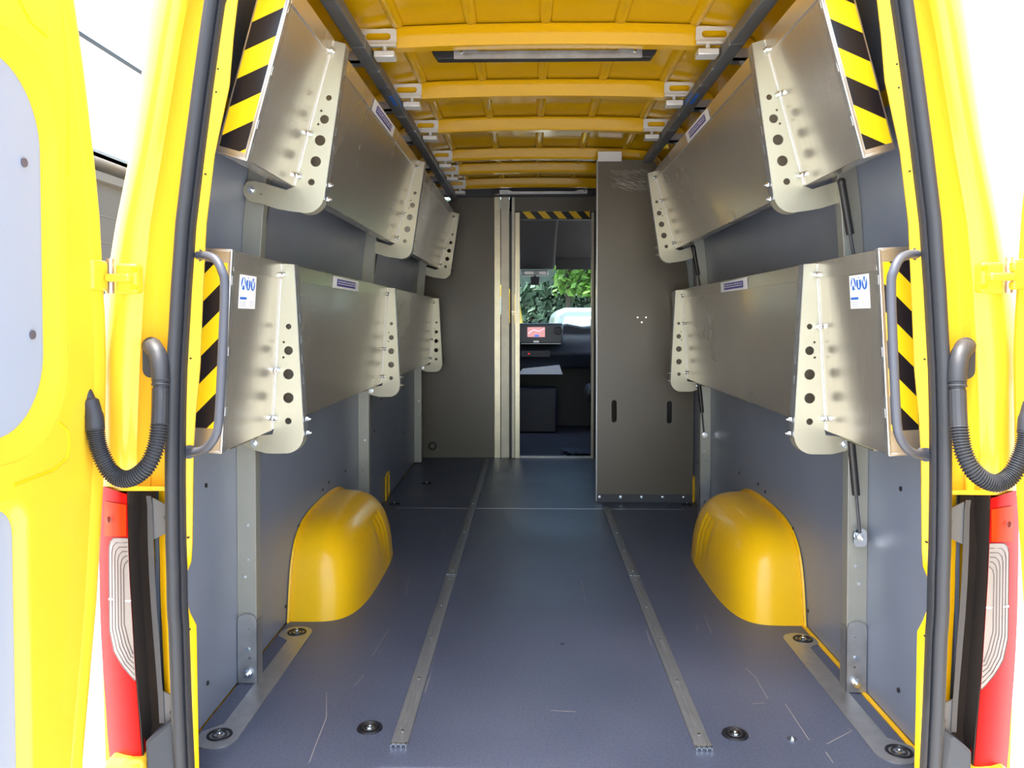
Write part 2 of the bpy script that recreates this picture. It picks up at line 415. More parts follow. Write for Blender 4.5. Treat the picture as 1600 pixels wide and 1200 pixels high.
# ------------------------------------------------------------------ roof
ce = struct(empty('ceiling', (0, 3.9, 2.0)))
def roofpt(t, lift=0):   # t from -1..1 across the roof
    tab = [(0,0,2.058),(.35,.27,2.056),(.6,.46,2.050),(.8,.62,2.038),(.9,.70,1.995),(1,.755,1.90)]
    a = abs(t)
    for p, q in zip(tab, tab[1:]):
        if a <= q[0]+1e-9:
            k = (a-p[0])/(q[0]-p[0]); x = p[1]+(q[1]-p[1])*k; z = p[2]+(q[2]-p[2])*k; break
    return (x*(1-lift/.9*.6)*(1 if t >= 0 else -1), z-lift)
def ribpt(t, up):
    x, z = roofpt(t, .03)
    return (x*.99, (1.977+.014*(1-(x/.60)**2) if abs(x) < .60 else 1.977-.55*(abs(x)-.60))+up)
ts = [-1,-.95,-.9,-.85,-.8,-.7,-.6,-.5,-.35,-.2,0,.2,.35,.5,.6,.7,.8,.85,.9,.95,1]
m = MB()
m.loft([[(roofpt(t)[0], y, roofpt(t)[1]) for t in ts] for y in (1.76, 6.1)])
m.loft([[(roofpt(t,-.02)[0], y, roofpt(t,-.02)[1]) for t in ts] for y in (1.76, 6.1)])
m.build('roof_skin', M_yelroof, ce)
RIB = [2.10, 2.74, 3.37, 3.98, 4.69, 5.12, 5.67]
for y in RIB:
    m = MB(); rings = []
    for t in ts:
        a = roofpt(t, .002); b = ribpt(t, .016); bb = ribpt(t, 0); c = roofpt(t, .002)
        # hat section: front lip, face, bottom, back
        rings.append([(a[0], y-.012, a[1]-.004), (a[0], y, a[1]-.006), (b[0], y+.006, b[1]), (bb[0], y+.016, bb[1]), (bb[0], y+.062, bb[1]), (b[0], y+.072, b[1]), (c[0], y+.078, c[1]-.006), (c[0], y+.09, c[1]-.004)])
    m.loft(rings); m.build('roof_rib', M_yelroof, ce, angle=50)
for i, (a, b) in enumerate(zip([1.8]+[r+.09 for r in RIB], RIB+[6.05])):
    for x in (-.5, -.25, 0, .25, .5):
        y0, y1 = a+.02, b-.012
        z = 2.058-.010*(x/.46)**2
        rings = []
        for k, (yy, sc) in enumerate([(y0,.05),(y0+.03,.7),(y0+.09,1),(y1-.06,1),(y1-.02,.9),(y1,.45)]):
            rings.append([(x+.023*math.cos(q*PI/8)*(.6+.4*sc), yy, z+.002-.020*sc*math.sin(q*PI/8)) for q in range(9)])
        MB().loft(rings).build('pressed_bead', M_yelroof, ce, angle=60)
# rear header over the doors
MB().box(-.86,.86,1.74,1.80,1.865,2.06).box(-.80,.80,1.70,1.74,1.89,2.05).build('rear_header', M_yel, ce, bevel=.01)
MB().box(-.72,.72,6.02,6.06,1.975,2.06).build('front_header', M_dgrey, ce)

# roof cargo rails with clips
for s, side in SIDES:
    yb = 5.95 if s < 0 else 4.55
    e = empty('roof_rail', (s*.61, 3.5, 1.93))
    # square tube built open with inner lip
    MB().box(s*.587, s*.633, 1.95, yb, 1.930, 1.968).build('rail_tube', M_rail, e, bevel=.003)
    y = 2.2
    for y in [r+.11 for r in RIB if r+.11 < yb]+([2.6,3.05,3.75,4.35] ):
        MB().box(s*.5855, s*.6345, y, y+.004, 1.9285, 1.9695).build('rail_joint', M_bolt, e)
    bs = MB().box(s*.5862,s*.5866,3.18,3.36,1.936,1.950).box(s*.595,s*.61,3.16,3.3,1.9292,1.9298)
    bs.build('blue_sticker', M_blue, e)['label'] = 'blue sticker'
    for r in RIB:
        if r+.05 > yb: continue
        T = frame((s*.505, r-.008, 1.985), (s,0,0), (0,0,1), (0,-1,0))
        p = MB().plate(rrect(0,0,.125,.052,.008), [rrect(.02,.014,.13-.025,.038,.011)], .003, T)
        p.box(s*.505, s*.63, r-.022, r-.006, 1.975, 1.982)
        p.build('slotted_clip_plate', M_white, e)
        c = MB().box(s*.51, s*.58, r-.03, r+.03, 1.937, 1.958); c.cyl((s*.545,r-.012,1.956),(s*.545,r-.012,1.976),.008,8)
        c.build('clamp_block', M_white, e, bevel=.008)
        st = MB().box(s*.632, s*.735, r+.0, r+.045, 1.925, 1.935).box(s*.632, s*.735, r+.0, r+.004, 1.925, 1.965)
        st.bolt((s*.67, r+.02, 1.925), (0,0,-1), .009)
        st.build('side_stub', M_galv, e)
    thing(e, 'dull grey square roof rail on the %s, %s' % (side, 'running to the cab partition' if s < 0 else 'shorter, ending at the tall board'), 'rail', 'roof cargo rails')

# lamp strips
def lampbar(x0, x1, y, z, cov0, cov1, label, h=.028):
    e = empty('cargo_lamp_strip', ((x0+x1)/2, y, z))
    MB().prism([(x0,z+h),(x0+.02,z),(x1-.02,z),(x1,z+h)], 'y', y, y+.045).build('lamp_body', M_blk, e, bevel=.003)
    if cov1 > cov0:
        c = MB().prism([(cov0,z+h+.008),(cov0,z-.002),(cov0+.01,z-.003),(cov1-.01,z-.003),(cov1,z-.002),(cov1,z+h+.008),(cov1-.06,z+h+.008),(cov1-.09,z+h-.004),(cov0+.09,z+h-.004),(cov0+.06,z+h+.008)], 'y', y-.006, y-.001)
        c.build('metal_cover', M_galv, e)
        MB().cyl((cov0+.025,y-.006,z+h-.006),(cov0+.025,y-.011,z+h-.006),.006,10).build('screw', M_bolt, e)
        MB().cyl((cov1-.025,y-.006,z+h-.006),(cov1-.025,y-.011,z+h-.006),.006,10).build('screw', M_bolt, e)
    thing(e, label, 'lamp')
lampbar(-.40, .395, 2.84, 1.970, -.32, .34, 'long black cargo lamp strip with a grey metal cover on the nearest roof rib')
lampbar(-.33, .42, 5.78, 1.957, -.27, .36, 'dark lamp strip above the cab doorway, farthest back under the roof', .02)

# ------------------------------------------------------------------ uprights on the walls
def upright(s, y, side, label, foot=True):
    e = empty('wall_upright', (s*.87, y, 0))
    zs = [.012,.2,.5,.75,.95,1.1,1.35,1.6,1.75,1.86]
    W = .052
    rings = []
    for z in zs:
        xo = wx(z)-.001; xi = xo-W
        rings.append([(s*xo,y,z),(s*xi,y,z),(s*xi,y+.045,z),(s*(xi+.010),y+.045,z),(s*(xi+.010),y+.042,z),(s*(xi+.003),y+.042,z),(s*(xi+.003),y+.003,z),(s*xo,y+.003,z)])
    MB().loft(rings, True, caps=True).build('channel', mat('dull_zinc_upright', (.35, .355, .315), .40, metal=.55, noise=(9,.04,.03)), e)
    MB().loft([[(s*(wx(z)-W-.0015),y-.001,z),(s*(wx(z)-W-.0015),y+.006,z)] for z in zs]).build('bright_edge', M_white, e)
    if foot:
        xo, xi = .894, .838
        pts = [(0,.003),(.056,.003),(.056,.18)]+[(.028+.028*math.cos(a), .18+.024*math.sin(a)) for a in [PI*i/8 for i in range(1,8)]]+[(0,.18)]
        T = frame((s*.838,y-.006,0),(s,0,0),(0,0,1),(0,-1,0))
        p = MB().plate(pts, [circ(.022,.075,.004), circ(.022,.16,.002,8)], .004, T)
        p.box(s*.838, s*.841, y-.008, y+.04, .003, .18)
        p.build('foot_plate', M_galv, e)
        MB().bolt((s*.864,y-.009,.032),(0,-1,0),.010).build('foot_bolt', M_bolt, e)
        MB().cyl((s*.864,y-.0085,.10),(s*.864,y-.012,.10),.006,10).build('rivet', M_bolt, e)
    for z in (.36, .31, .46):
        MB().cyl((s*(.872-.01*(z>.35)),y-.001,z),(s*(.872-.01*(z>.35)),y-.004,z),.0045,10).build('rivet', M_bolt, e)
    thing(e, label, 'upright', 'zinc-plated uprights on the walls')
upright(-1, 2.27, 'left', 'zinc wall upright on the left, nearest the open rear doors')
upright(-1, 3.90, 'left', 'zinc wall upright on the left, just beyond the left wheel arch')
upright(-1, 5.80, 'left', 'zinc wall upright on the left, in the far corner by the partition', foot=False)
upright(1, 2.25, 'right', 'zinc wall upright on the right, nearest the open rear doors')
upright(1, 4.20, 'right', 'zinc wall upright on the right, between wheel arch and tall board')

# ------------------------------------------------------------------ folding shelves
def text_mesh(txt, size, T, mb, m=0):
    cu = bpy.data.curves.new('t', 'FONT'); cu.body = txt; cu.size = size; cu.align_x = 'CENTER'; cu.align_y = 'CENTER'; cu.extrude = .0002; cu.offset = size*.02
    ob = bpy.data.objects.new('t', cu); me = bpy.data.meshes.new_from_object(ob)
    mb.add([v.co.copy() for v in me.vertices], [tuple(p.vertices) for p in me.polygons], m, T)
    bpy.data.objects.remove(ob); bpy.data.curves.remove(cu); bpy.data.meshes.remove(me)

def shelf(s, side, level, y0, y1, brackets, seam):
    if level == 'lower': xt, zt, xb, zb = .752, 1.213, .782, .737
    else:               xt, zt, xb, zb = .600, 1.835, .715, 1.424
    e = empty('folding_shelf', (s*xb, (y0+y1)/2, zb))
    bvec = Vector((s*(xt-xb), 0, zt-zb)); H = bvec.length; b = bvec.normalized()
    c = Vector((-s*b.z, 0, s*b.x)) if True else None
    if c.x*s > 0: c = -c
    if level == 'upper': assert c.z < 0
    O = Vector((s*xb, 0, zb)); Y = Vector((0,1,0))
    P = lambda y, bb, cc: O+Y*y+b*bb+c*cc
    T = frame(O, Y, b, c)            # local (y, b, c)
    TH = .072
    # sheets: face + rims open to the wall
    cuts = [y0]+seam+[y1]
    for a, d in zip(cuts, cuts[1:]):
        m = MB(); g = .0015
        m.box(a+g, d-g, 0, H, -.003, 0, T=T).box(a+g, d-g, H-.003, H, -TH, 0, T=T).box(a+g, d-g, 0, .003, -TH, 0, T=T)
        m.box(d-g-.003, d-g, 0, H, -TH, 0, T=T)
        m.box(a+g, d-g, H-.02, H, -TH-.002, -TH, T=T).box(a+g, d-g, 0, .02, -TH-.002, -TH, T=T)
        m.build('tray_sheet', M_alu, e, bevel=.001)
        f = MB().prism([(H-.047,0),(H-.047,.0045),(H-.001,.0006),(H-.001,0)], 'x', a+g+.004, d-g-.004, T=T); f.build('folded_top_lip', M_alu, e, bevel=.001)
    # near end plate with frame lip
    m = MB().box(y0-.002, y0+.002, -.001, H+.001, -TH-.002, .001, T=T); m.build('end_plate', M_alue, e)
    m = MB()
    m.box(y0-.007, y0+.012, -.002, H+.002, -.003, .0035, T=T)
    m.box(y0-.007, y0+.002, -.003, .004, -TH, .003, T=T).box(y0-.007, y0+.002, H-.004, H+.003, -TH, .003, T=T)
    m.build('end_edge', M_alue, e, bevel=.002)
    for k in (.18, .48, .83): MB().box(y0-.001, y0+.012, H*k, H*k+.022, .003, .0044, T=T).build('weld_seam', M_alue, e, bevel=.001)
    # hazard tape on end plate
    lo, hi = (.055, H-.03) if level == 'lower' else (.015, H-.004)
    tp = MB().box(y0-.0032, y0-.002, lo, hi, -TH+.002, -.008, T=T)
    if level == 'lower': mt = stripes('hazard_stripes', 0, s*1.0, 1.0, .26 if s < 0 else .39, .122)
    else: mt = stripes('hazard_stripes', 0, s*.45, 1.0, .77 if s < 0 else .05, .114)
    tp.build('hazard_tape', mt, e)
    # stickers
    def sticker(ya, yb, ba, bb_, cc, kind):
        st = MB().box(ya, yb, ba, bb_, cc, cc+.0006, T=T); so_ = st.build('sticker', M_paper, e)
        flip = 1 if s < 0 else -1          # reading direction along y
        yc, bc = (ya+yb)/2, (ba+bb_)/2
        if kind == 'logo':
            so_['label'] = 'white sticker with three blue ovals reading ATV'
            W, Hh = yb-ya, bb_-ba
            for k, ch in enumerate('ATV'):
                yy = yc+flip*(k-1)*W*.29; bz = ba+Hh*.74
                el = [(yy+W*.135*math.cos(q), bz+Hh*.19*math.sin(q)) for q in [2*PI*i/20 for i in range(20)]]
                d = MB().prism([(p[0], p[1]) for p in el], 'z', cc+.0006, cc+.0009, T=T); d.build('logo_oval', M_blue, so_)
                tm = MB(); TT = frame(P(yy, bz, cc+.0012), Y*flip, b, (Y*flip).cross(b)); text_mesh(ch, Hh*.42, TT, tm); tm.build('logo_letter', M_paper, so_)
            pr = MB().box(*sorted((yc-flip*W*.46, yc-flip*W*.06)), ba+Hh*.27, ba+Hh*.34, cc+.0006, cc+.0009, T=T); pr.build('blue_bar', M_blue, so_)
            ln = MB()
            for k in range(3): ln.box(*sorted((yc-flip*W*.44, yc-flip*W*.08)), ba+Hh*(.07+.055*k), ba+Hh*(.085+.055*k), cc+.0006, cc+.0008, T=T)
            for k in range(4): ln.box(*sorted((yc+flip*W*.12, yc+flip*W*.42)), ba+Hh*(.07+.05*k), ba+Hh*(.08+.05*k), cc+.0006, cc+.0008, T=T)
            ln.build('small_print', M_lgrey, so_)
        else:
            so_['label'] = 'white label with dark blue print'
            W, Hh = yb-ya, bb_-ba
            d = MB().box(ya+W*.14, yb-W*.14, ba+Hh*.2, bb_-Hh*.2, cc+.0006, cc+.0009, T=T); d.build('print_block', M_violet, so_)
            ln = MB(); rr = random.Random(7)
            for r_ in (.38, .58):
                y_ = ya+W*.18
                while y_ < yb-W*.2:
                    L_ = W*rr.uniform(.03, .09); ln.box(y_, y_+L_, ba+Hh*r_, ba+Hh*(r_+.09), cc+.0009, cc+.0011, T=T); y_ += L_+W*.02
            ln.build('print_line', M_paper, so_)
    if level == 'lower': sticker(1.93, 2.045, H-.135, H-.052, .0002, 'logo')
    if s < 0: sticker(2.82, 3.24, H-.048, H-.006, .0050, 'label')
    else: sticker(2.97, 3.38, H-.048, H-.006, .0050, 'label')
    # brackets
    for D in brackets:
        ang = math.atan2(.056, H)
        cw = lambda bb: .034+(.088-.034)*(1-bb/H)     # stand-off
        outer = [(0.004, .003), (H-.004, .003), (H-.004, .034), (.0, .088), (-.012, .0885)]
        cen, R = (-.012, .0365), .052
        for i in range(1, 9):
            a = PI/2*i/8; outer.append((cen[0]-R*math.sin(a), cen[1]+R*math.cos(a)))
        if level == 'lower': outer += [(-.066,.01), (-.067,-.015), (-.060,-.05), (-.045,-.085), (-.028,-.085), (-.02,-.05), (-.012,.0)]
        else: outer += [(-.068,.01), (-.072,-.03), (-.070,-.08), (-.072,-.11), (-.062,-.13), (-.045,-.14), (-.022,-.135), (-.012,-.11), (-.014,-.02)]
        holes = []
        for bb, r in ((.297,.008),(.229,.0125),(.162,.0150),(.095,.0150),(.029,.0095)):
            bb = bb*H/.477; holes.append(circ(bb, .004+cw(bb)*.46, r))
        for bb in (.252, .209):
            bb = bb*H/.477; holes.append(circ(bb, cw(bb)*.30, .0035, 10))
        if level == 'upper': holes.append(circ(-.045,-.085,.0025,8))
        # web plate: local XY = (b, c)
        TP = frame(P(D, 0, 0), b, c, b.cross(c))
        br = MB().plate(outer, holes, .004, TP).build('bracket', M_zinc, e, bevel=0)
        # slotted flange at the outer edge, reaching towards the cab
        e1 = P(D, H-.004, .034); e0 = P(D, -.012, .0885); ev = (e1-e0); EL = ev.length; ev.normalize()
        nn = ev.cross(Y)
        sl_ = [rrect(.016, EL*k, .026, EL*k+.028, .0045, 3) for k in (.30,.42,.54,.66,.78,.88)]
        MB().plate([(0,0),(.042,0),(.042,EL),(0,EL)], sl_, .003, frame(e0, Y, ev, nn)).build('slotted_flange', M_galv, br)
        # curved part of the flange
        arc = [(cen[0]-R*math.sin(PI/2*i/8), cen[1]+R*math.cos(PI/2*i/8)) for i in range(9)]
        MB().loft([[P(D-.002, q[0], q[1]), P(D+.042, q[0], q[1])] for q in arc]).build('bent_flange', M_zinc, br)
        # mounting flange on the sheet (towards the viewer) and pins
        MB().box(D-.010, D+.002, .004, H-.006, .0005, .003, T=T).build('mounting_flange', M_white, br)
        for k in (H-.035, H*.36 if s < 0 else H*.62, .045*H/.477*.8):
            bb_ = MB(); bb_.cyl(P(D-.03,k,.006), P(D+.012,k,.012), .0028, 8); bb_.cyl(P(D-.018,k,.002), P(D-.018,k,.012), .007, 6); bb_.cyl(P(D-.006,k,.002), P(D-.006,k,.014), .0075, 12)
            bb_.build('bolt', M_bolt, br)
        for k in (.035, -.005):
            MB().bolt(P(D+.024, k, cw(k)+.003), c, .0072).build('hex_bolt', M_bolt, br)
        # latch rod on the flange
        pb = P(D-.003, -.040, -.050 if level == 'lower' else -.115)
        MB().bolt(pb, (0,-1,0), .0075).build('pivot_bolt', M_bolt, br)
        if level == 'lower':
            t_ = MB().box(D-.22, D-.01, -.024, -.018, -.09, -.04, T=T).box(D-.22, D-.01, -.024, -.002, -.044, -.040, T=T)
            t_.build('hinge_tab', M_zinc, br, bevel=.002)
        # gas strut
        dy = .10 if s < 0 else -.055
        zt_ = pb.z+.0; top = Vector((s*(wx(zt_)-.062 if s > 0 else wx(zt_)-.035), D+dy, zt_+.01))
        bot = Vector((s*(wx(zt_-.24)-(.035 if s > 0 else .018)), D+dy, zt_-.25))
        mid = top.lerp(bot, .55)
        sg = MB().cyl(top, mid, .0105, 14).sphere(top, .012)
        gs = sg.build('gas_strut', M_blk, e)
        r_ = MB().cyl(mid, bot, .0045, 10); r_.build('piston_rod', M_dgrey, gs)
        bp_ = MB().sphere(bot, .010); bp_.bolt(bot+Vector((0,-.008,0)), (0,-1,0), .010)
        pl_ = rrect(-.018,-.030,.018,.020,.012); bp_.plate(pl_, [], .004, frame(bot+Vector((s*.004,.012,0)), (1,0,0), (0,0,1), (0,-1,0)))
        bp_.build('strut_mount', M_bolt, gs)
    thing(e, {('left','upper'): 'folded-up aluminium shelf, upper left, with hazard-striped end',
              ('left','lower'): 'folded-up aluminium shelf, lower left, with blue-logo sticker by its striped end',
              ('right','upper'): 'folded-up aluminium shelf, upper right, leaning inward with striped end',
              ('right','lower'): 'folded-up aluminium shelf, lower right, with blue-logo sticker by its striped end'}[(side, level)], 'shelf', 'fold-up aluminium shelves')
for lv in ('lower', 'upper'):
    shelf(-1, 'left', lv, 1.87, 5.92, (2.25, 3.93, 5.83), [3.98])
    shelf(1, 'right', lv, 1.87, 4.57, (2.27, 4.25), [])

# ------------------------------------------------------------------ grab handles
for s, side in SIDES:
    e = empty('grab_handle', (s*.79, 1.74, .73))
    Dh = 1.70
    def q(u, v, D): p = U(u, v, D); return Vector((p.x*-s if True else 0, p.y, p.z))
    pts = [U(309,399,1.745), U(325,400,1.71), U(338,407,1.69), U(347,424,1.68), U(351,450,1.68), U(347,560,1.68), U(342,655,1.68), U(337,680,1.68), U(325,698,1.69), U(312,705,1.71), U(296,706,1.74)]
    pts = [Vector((p.x*(1 if s < 0 else -1), p.y, p.z)) for p in pts]
    MB().tube(catmull(pts, 6), .0095, 12).build('bar', M_tube, e)
    for p in (pts[0], pts[-1]):
        MB().cyl(p+Vector((0,-.004,0)), p+Vector((0,.012,0)), .015, 14).build('foot', M_tube, e)
    thing(e, 'grey tubular grab handle on the %s edge of the door opening' % side, 'handle', 'grab handles at the opening')

# ------------------------------------------------------------------ wheel arches
for s, side in SIDES:
    e = empty('wheel_arch', (s*.8, 3.25, 0))
    yc, bl, cl, al = 3.225, .485, .318, .240
    def arch_pt(th, ph, g=0):
        # th: 0 wall rear .. pi wall front around; ph: 0 floor .. pi/2 top
        sg = lambda v, p: math.copysign(abs(v)**p, v)
        cz = sg(math.sin(ph), .42); cr = sg(math.cos(ph), .50)
        yy = -sg(math.cos(th), .62)*cr; xx = sg(math.sin(th), .36)*cr
        # inner face slopes outwards towards the top, rear leans forward
        xi = al*xx*(1-.20*cz*cz); z = cl*cz*(1-.07*max(0, xx)**2)
        y = yc+(bl+g)*yy*(1-.12*cz)+.0
        if yy > 0: y -= .02*cz
        # pressed ribs on the inner face towards the cab
        u = (y-3.26)
        rib = 0
        for k in range(3):
            d = abs(u-.06*k); rib += max(0, 1-d/.018)*.011 if (.12 < cz < .78 and xx > .8) else 0
        return Vector((s*(.893-xi+rib), y, max(z, 0)))
    NT, NP = 120, 34
    rings = []
    for j in range(NP+1):
        ph = (PI/2)*j/NP
        rings.append([arch_pt(PI*i/NT, ph) for i in range(NT+1)])
    MB().loft(rings).build('shell', M_yel, e, angle=80)
    # flange along the wall
    edge = [arch_pt(0, PI/2*j/NP) for j in range(NP+1)]+[arch_pt(PI, PI/2*j/NP) for j in range(NP, -1, -1)]
    cen = Vector((s*.89, yc, .12)); rr = []
    for p in edge:
        d = (p-cen); d.x = 0; d.normalize(); rr.append([Vector((s*.888, p.y, p.z))-d*.004, Vector((s*.886, p.y, p.z))+d*.012, Vector((s*.893, p.y, p.z))+d*.016])
    MB().loft(rr).build('wall_flange', M_yel, e, angle=60)
    MB().sphere((s*.70, 3.0, .075), .001).build('paint_chip', M_galv, e) if False else None
    thing(e, 'glossy yellow wheel arch box on the %s side of the cargo floor' % side, 'wheel arch', 'wheel arches')

# ------------------------------------------------------------------ tall board on the right
e = empty('tall_board', (.6, 4.62, 0))
slots = [rrect(-.008, -.055, .008, .055, .0078)]
out_ = [(.335,.004),(.335,1.968),(.60,1.962),(.66,1.95),(.70,1.88),(.80,1.62),(.845,1.35),(.875,1.1),(.888,.7),(.888,.004)]
def sh(px, pz): return [(px+a, pz+b_) for a, b_ in rrect(-.015,-.065,.015,.065,.0148)]
MB().plate(out_, [sh(.433,.525), sh(.75,.52)], .015, frame((0,4.612,0),(1,0,0),(0,0,1),(0,-1,0))).build('board', M_part, e)
MB().box(.335,.88,4.60,4.604,.0,.045).build('foot_shade_strip', M_dgrey, e)  # dark strip added to imitate the shade along the board's foot
for k in range(5):
    MB().bolt((.350+k*.121, 4.600, .03), (0,-1,0), .006).build('bolt', M_bolt, e)
for dx, dz in ((-.02,.01),(.028,.01),(.004,-.018)):
    MB().cyl((.585+dx,4.604,1.055+dz),(.585+dx,4.601,1.055+dz),.005,8).build('rivet', M_bolt, e)
MB().box(.335,.47,4.602,4.606,1.955,2.01).cyl((.36,4.602,1.99),(.36,4.598,1.99),.006,8).cyl((.45,4.602,1.99),(.45,4.598,1.99),.006,8).build('roof_plate', M_white, e)
# chalky scuffs
sc_ = MB(); rr = random.Random(3)
for k in range(70):
    x = .40+rr.random()*.20+.0; z = 1.80+rr.random()*.11
    L_ = rr.uniform(.02,.09); a = rr.uniform(-.7,-.1)
    dx, dz = math.cos(a)*L_, math.sin(a)*L_*.6; t = .0011
    sc_.hexa([(x,4.6038,z),(x+dx,4.6038,z+dz),(x+dx,4.6042,z+dz),(x,4.6042,z),(x,4.6038,z+t),(x+dx,4.6038,z+dz+t),(x+dx,4.6042,z+dz+t),(x,4.6042,z+t)])
o = sc_.build('chalk_scuff', mat('pale_scuff', (.42,.40,.36), .8), e); o['kind'] = 'stuff'
MB().box(.3290,.3345,4.60,4.66,.004,1.965).build('edge_trim', M_galv, e)
thing(e, 'tall dark grey board with two hand slots closing off the right front corner', 'board')

# ------------------------------------------------------------------ cab partition
DP = 6.07
pt = struct(empty('wall_front', (0, DP, 0)))
def ppoly(xs, z0, top): return [(xs[0],z0),(xs[1],z0)]
MB().prism([(-.893,.0),(-.32,.0),(-.32,2.0),(-.60,1.985),(-.70,1.93),(-.80,1.70),(-.86,1.4),(-.885,1.0)], 'y', DP, DP+.02).build('partition_board', M_part, pt)
MB().prism([(.46,.0),(.893,.0),(.885,1.0),(.86,1.4),(.80,1.7),(.70,1.93),(.60,1.985),(.46,2.0)], 'y', DP, DP+.02).build('partition_board', M_part, pt)
MB().box(-.205,.46,DP,DP+.02,1.872,2.0).build('header_board', M_part, pt)
MB().box(-.322,-.275,DP-.014,DP,.0,2.015).build('door_track', mat('pale_zinc_trim', (.60,.56,.42), .32, metal=.7, noise=(12,.08)), pt, bevel=.002)
MT2 = mat('dull_zinc_trim', (.46,.43,.35), .4, metal=.6, noise=(12,.08))
MB().box(-.272,-.208,DP-.008,DP+.02,.0,2.01).build('door_track', MT2, pt, bevel=.002)
MB().box(-.206,-.190,DP,DP+.03,.0,1.99).build('shadow_gap', M_blk, pt)
MB().box(-.189,-.168,DP-.004,DP+.02,.0,1.99).build('door_jamb', MT2, pt)
MB().box(-.166,-.128,DP-.016,DP+.03,.0,1.86).build('door_jamb', MATS['pale_zinc_trim'], pt, bevel=.002)
MB().box(-.19,-.128,DP-.02,DP-.016,1.105,1.118).prism([(-.185,1.10),(-.145,1.092),(-.185,1.086)], 'y', DP-.026, DP-.016).build('latch', MATS['pale_zinc_trim'], pt)
MB().box(-.150,-.146,DP-.02,DP-.016,1.12,1.36).build('latch_rod', M_white, pt)
MB().box(.412,.430,DP-.01,DP+.03,.0,1.86).build('door_jamb', MT2, pt)
MB().box(.430,.46,DP-.004,DP+.02,.0,1.872).build('shadow_gap', M_blk, pt)
MB().box(-.128,.412,DP+.0,DP+.05,.0,.012).build('threshold', M_galv, pt)
for x, zz in ((-.298, [.05+.14*k for k in range(14)]), (-.245, [.04,.30,1.0,1.9])):
    for z in zz: MB().cyl((x,DP-(.014 if x<-.28 else .008),z),(x,DP-(.016 if x<-.28 else .010),z),.004,8).build('rivet', M_galv, pt)
MB().box(-.40,.40,DP-.04,DP,2.0,2.03).build('header_profile', M_galv, pt)
MB().box(-.02,.13,DP-.045,DP-.04,2.0,2.022).build('header_plate', M_blk, pt)
tr = [(-.795+.026*math.cos(2*PI*i/20), DP-.004, .088+.026*math.sin(2*PI*i/20)) for i in range(20)]
MB().tube(tr, .007, 8, closed=True).build('ring_grommet', M_rub, pt)
hz = MB().box(-.118,.40,DP+.021,DP+.024,1.818,1.872)
hz.build('hazard_tape', stripes('header_stripes', 0, .9, .8, .2, .105), pt)
MB().box(-.2,.46,DP+.024,DP+.05,1.81,1.90).build('header_back', M_blk, pt)

# ------------------------------------------------------------------ cab
cb = struct(empty('trim_1', (0, 7.2, 0)), 'dark cab lining around the seats and windscreen')
M_head = mat('dark_headliner', (.035,.034,.034), .9)
M_cab = mat('cab_plastic', (.012,.015,.024), .5)
M_carp = mat('cab_floor_mat', (.030,.036,.055), .8, noise=(40,.2))
MB().box(-.95,.95,6.09,8.0,-.05,-.002).build('cab_floor', M_carp, cb)
MB().prism([(6.1,1.90),(6.1,1.86),(6.9,1.80),(7.25,1.56),(7.35,1.55),(7.35,1.62),(7.0,1.90)], 'x', -.95, .95).build('headliner', M_head, cb, angle=60)
MB().prism([(6.12,1.86),(6.6,1.74),(7.1,1.53),(7.22,1.50),(7.22,1.56),(6.9,1.80)], 'x', -.32, .17).build('overhead_shelf', M_head, cb, bevel=.02, angle=60)
for s in (-1, 1):
    MB().box(s*.93,s*.96,6.1,8.3,-.05,.95).box(s*.93,s*.96,6.1,6.5,.95,1.9).box(s*.93,s*.96,7.55,7.65,.95,1.9).build('cab_side', M_cab, cb)
MB().box(-.95,.95,7.95,8.0,-.05,.9).build('bulkhead', M_cab, cb)
ws = MB().hexa([(-.9,8.05,.98),(.9,8.05,.98),(.9,8.055,.98),(-.9,8.055,.98),(-.8,7.33,1.57),(.8,7.33,1.57),(.8,7.335,1.57),(-.8,7.335,1.57)])
mg = bpy.data.materials.new('windscreen_glass'); mg.use_nodes = True
gb = mg.node_tree.nodes['Principled BSDF']; gb.inputs['Transmission Weight'].default_value = 1; gb.inputs['Roughness'].default_value = 0; gb.inputs['IOR'].default_value = 1.02; gb.inputs['Base Color'].default_value = (.78,.90,.88,1)
struct(ws.build('window_1', mg))
# overhead console
e = empty('overhead_console', (.02, 7.15, 1.44))
MB().box(-.135,.115,7.12,7.22,1.445,1.495).build('console_housing', mat('pale_grey_plastic', (.35,.36,.38), .45), e, bevel=.015)
MB().box(-.10,-.02,7.11,7.12,1.455,1.48).build('lamp_lens', M_white, e); MB().box(.03,.09,7.11,7.12,1.455,1.48).build('lamp_lens', M_white, e)
thing(e, 'pale grey roof console with lamps above the windscreen', 'console')
e = empty('interior_mirror', (-.01,7.12,1.35))
MB().box(-.048,.036,7.10,7.13,1.36,1.435).build('mirror_housing', M_dgrey, e, bevel=.012); MB().box(-.038,.026,7.096,7.10,1.37,1.425).build('mirror_face', M_cab, e)
MB().cyl((-.006,7.13,1.43),(-.006,7.15,1.46),.01,8).build('mirror_stem', M_dgrey, e)
thing(e, 'small dark mirror unit hanging under the roof console', 'mirror')
e = empty('sun_visor', (.4,7.2,1.5))
MB().box(.18,.80,7.16,7.18,1.50,1.60).build('visor_flap', M_head, e, bevel=.006); MB().cyl((.18,7.17,1.505),(.80,7.17,1.505),.006,8).build('visor_edge', mat('warm_grey_trim',(.25,.22,.2),.6), e)
thing(e, 'folded sun visor with pale edge at the right of the windscreen', 'sun visor')
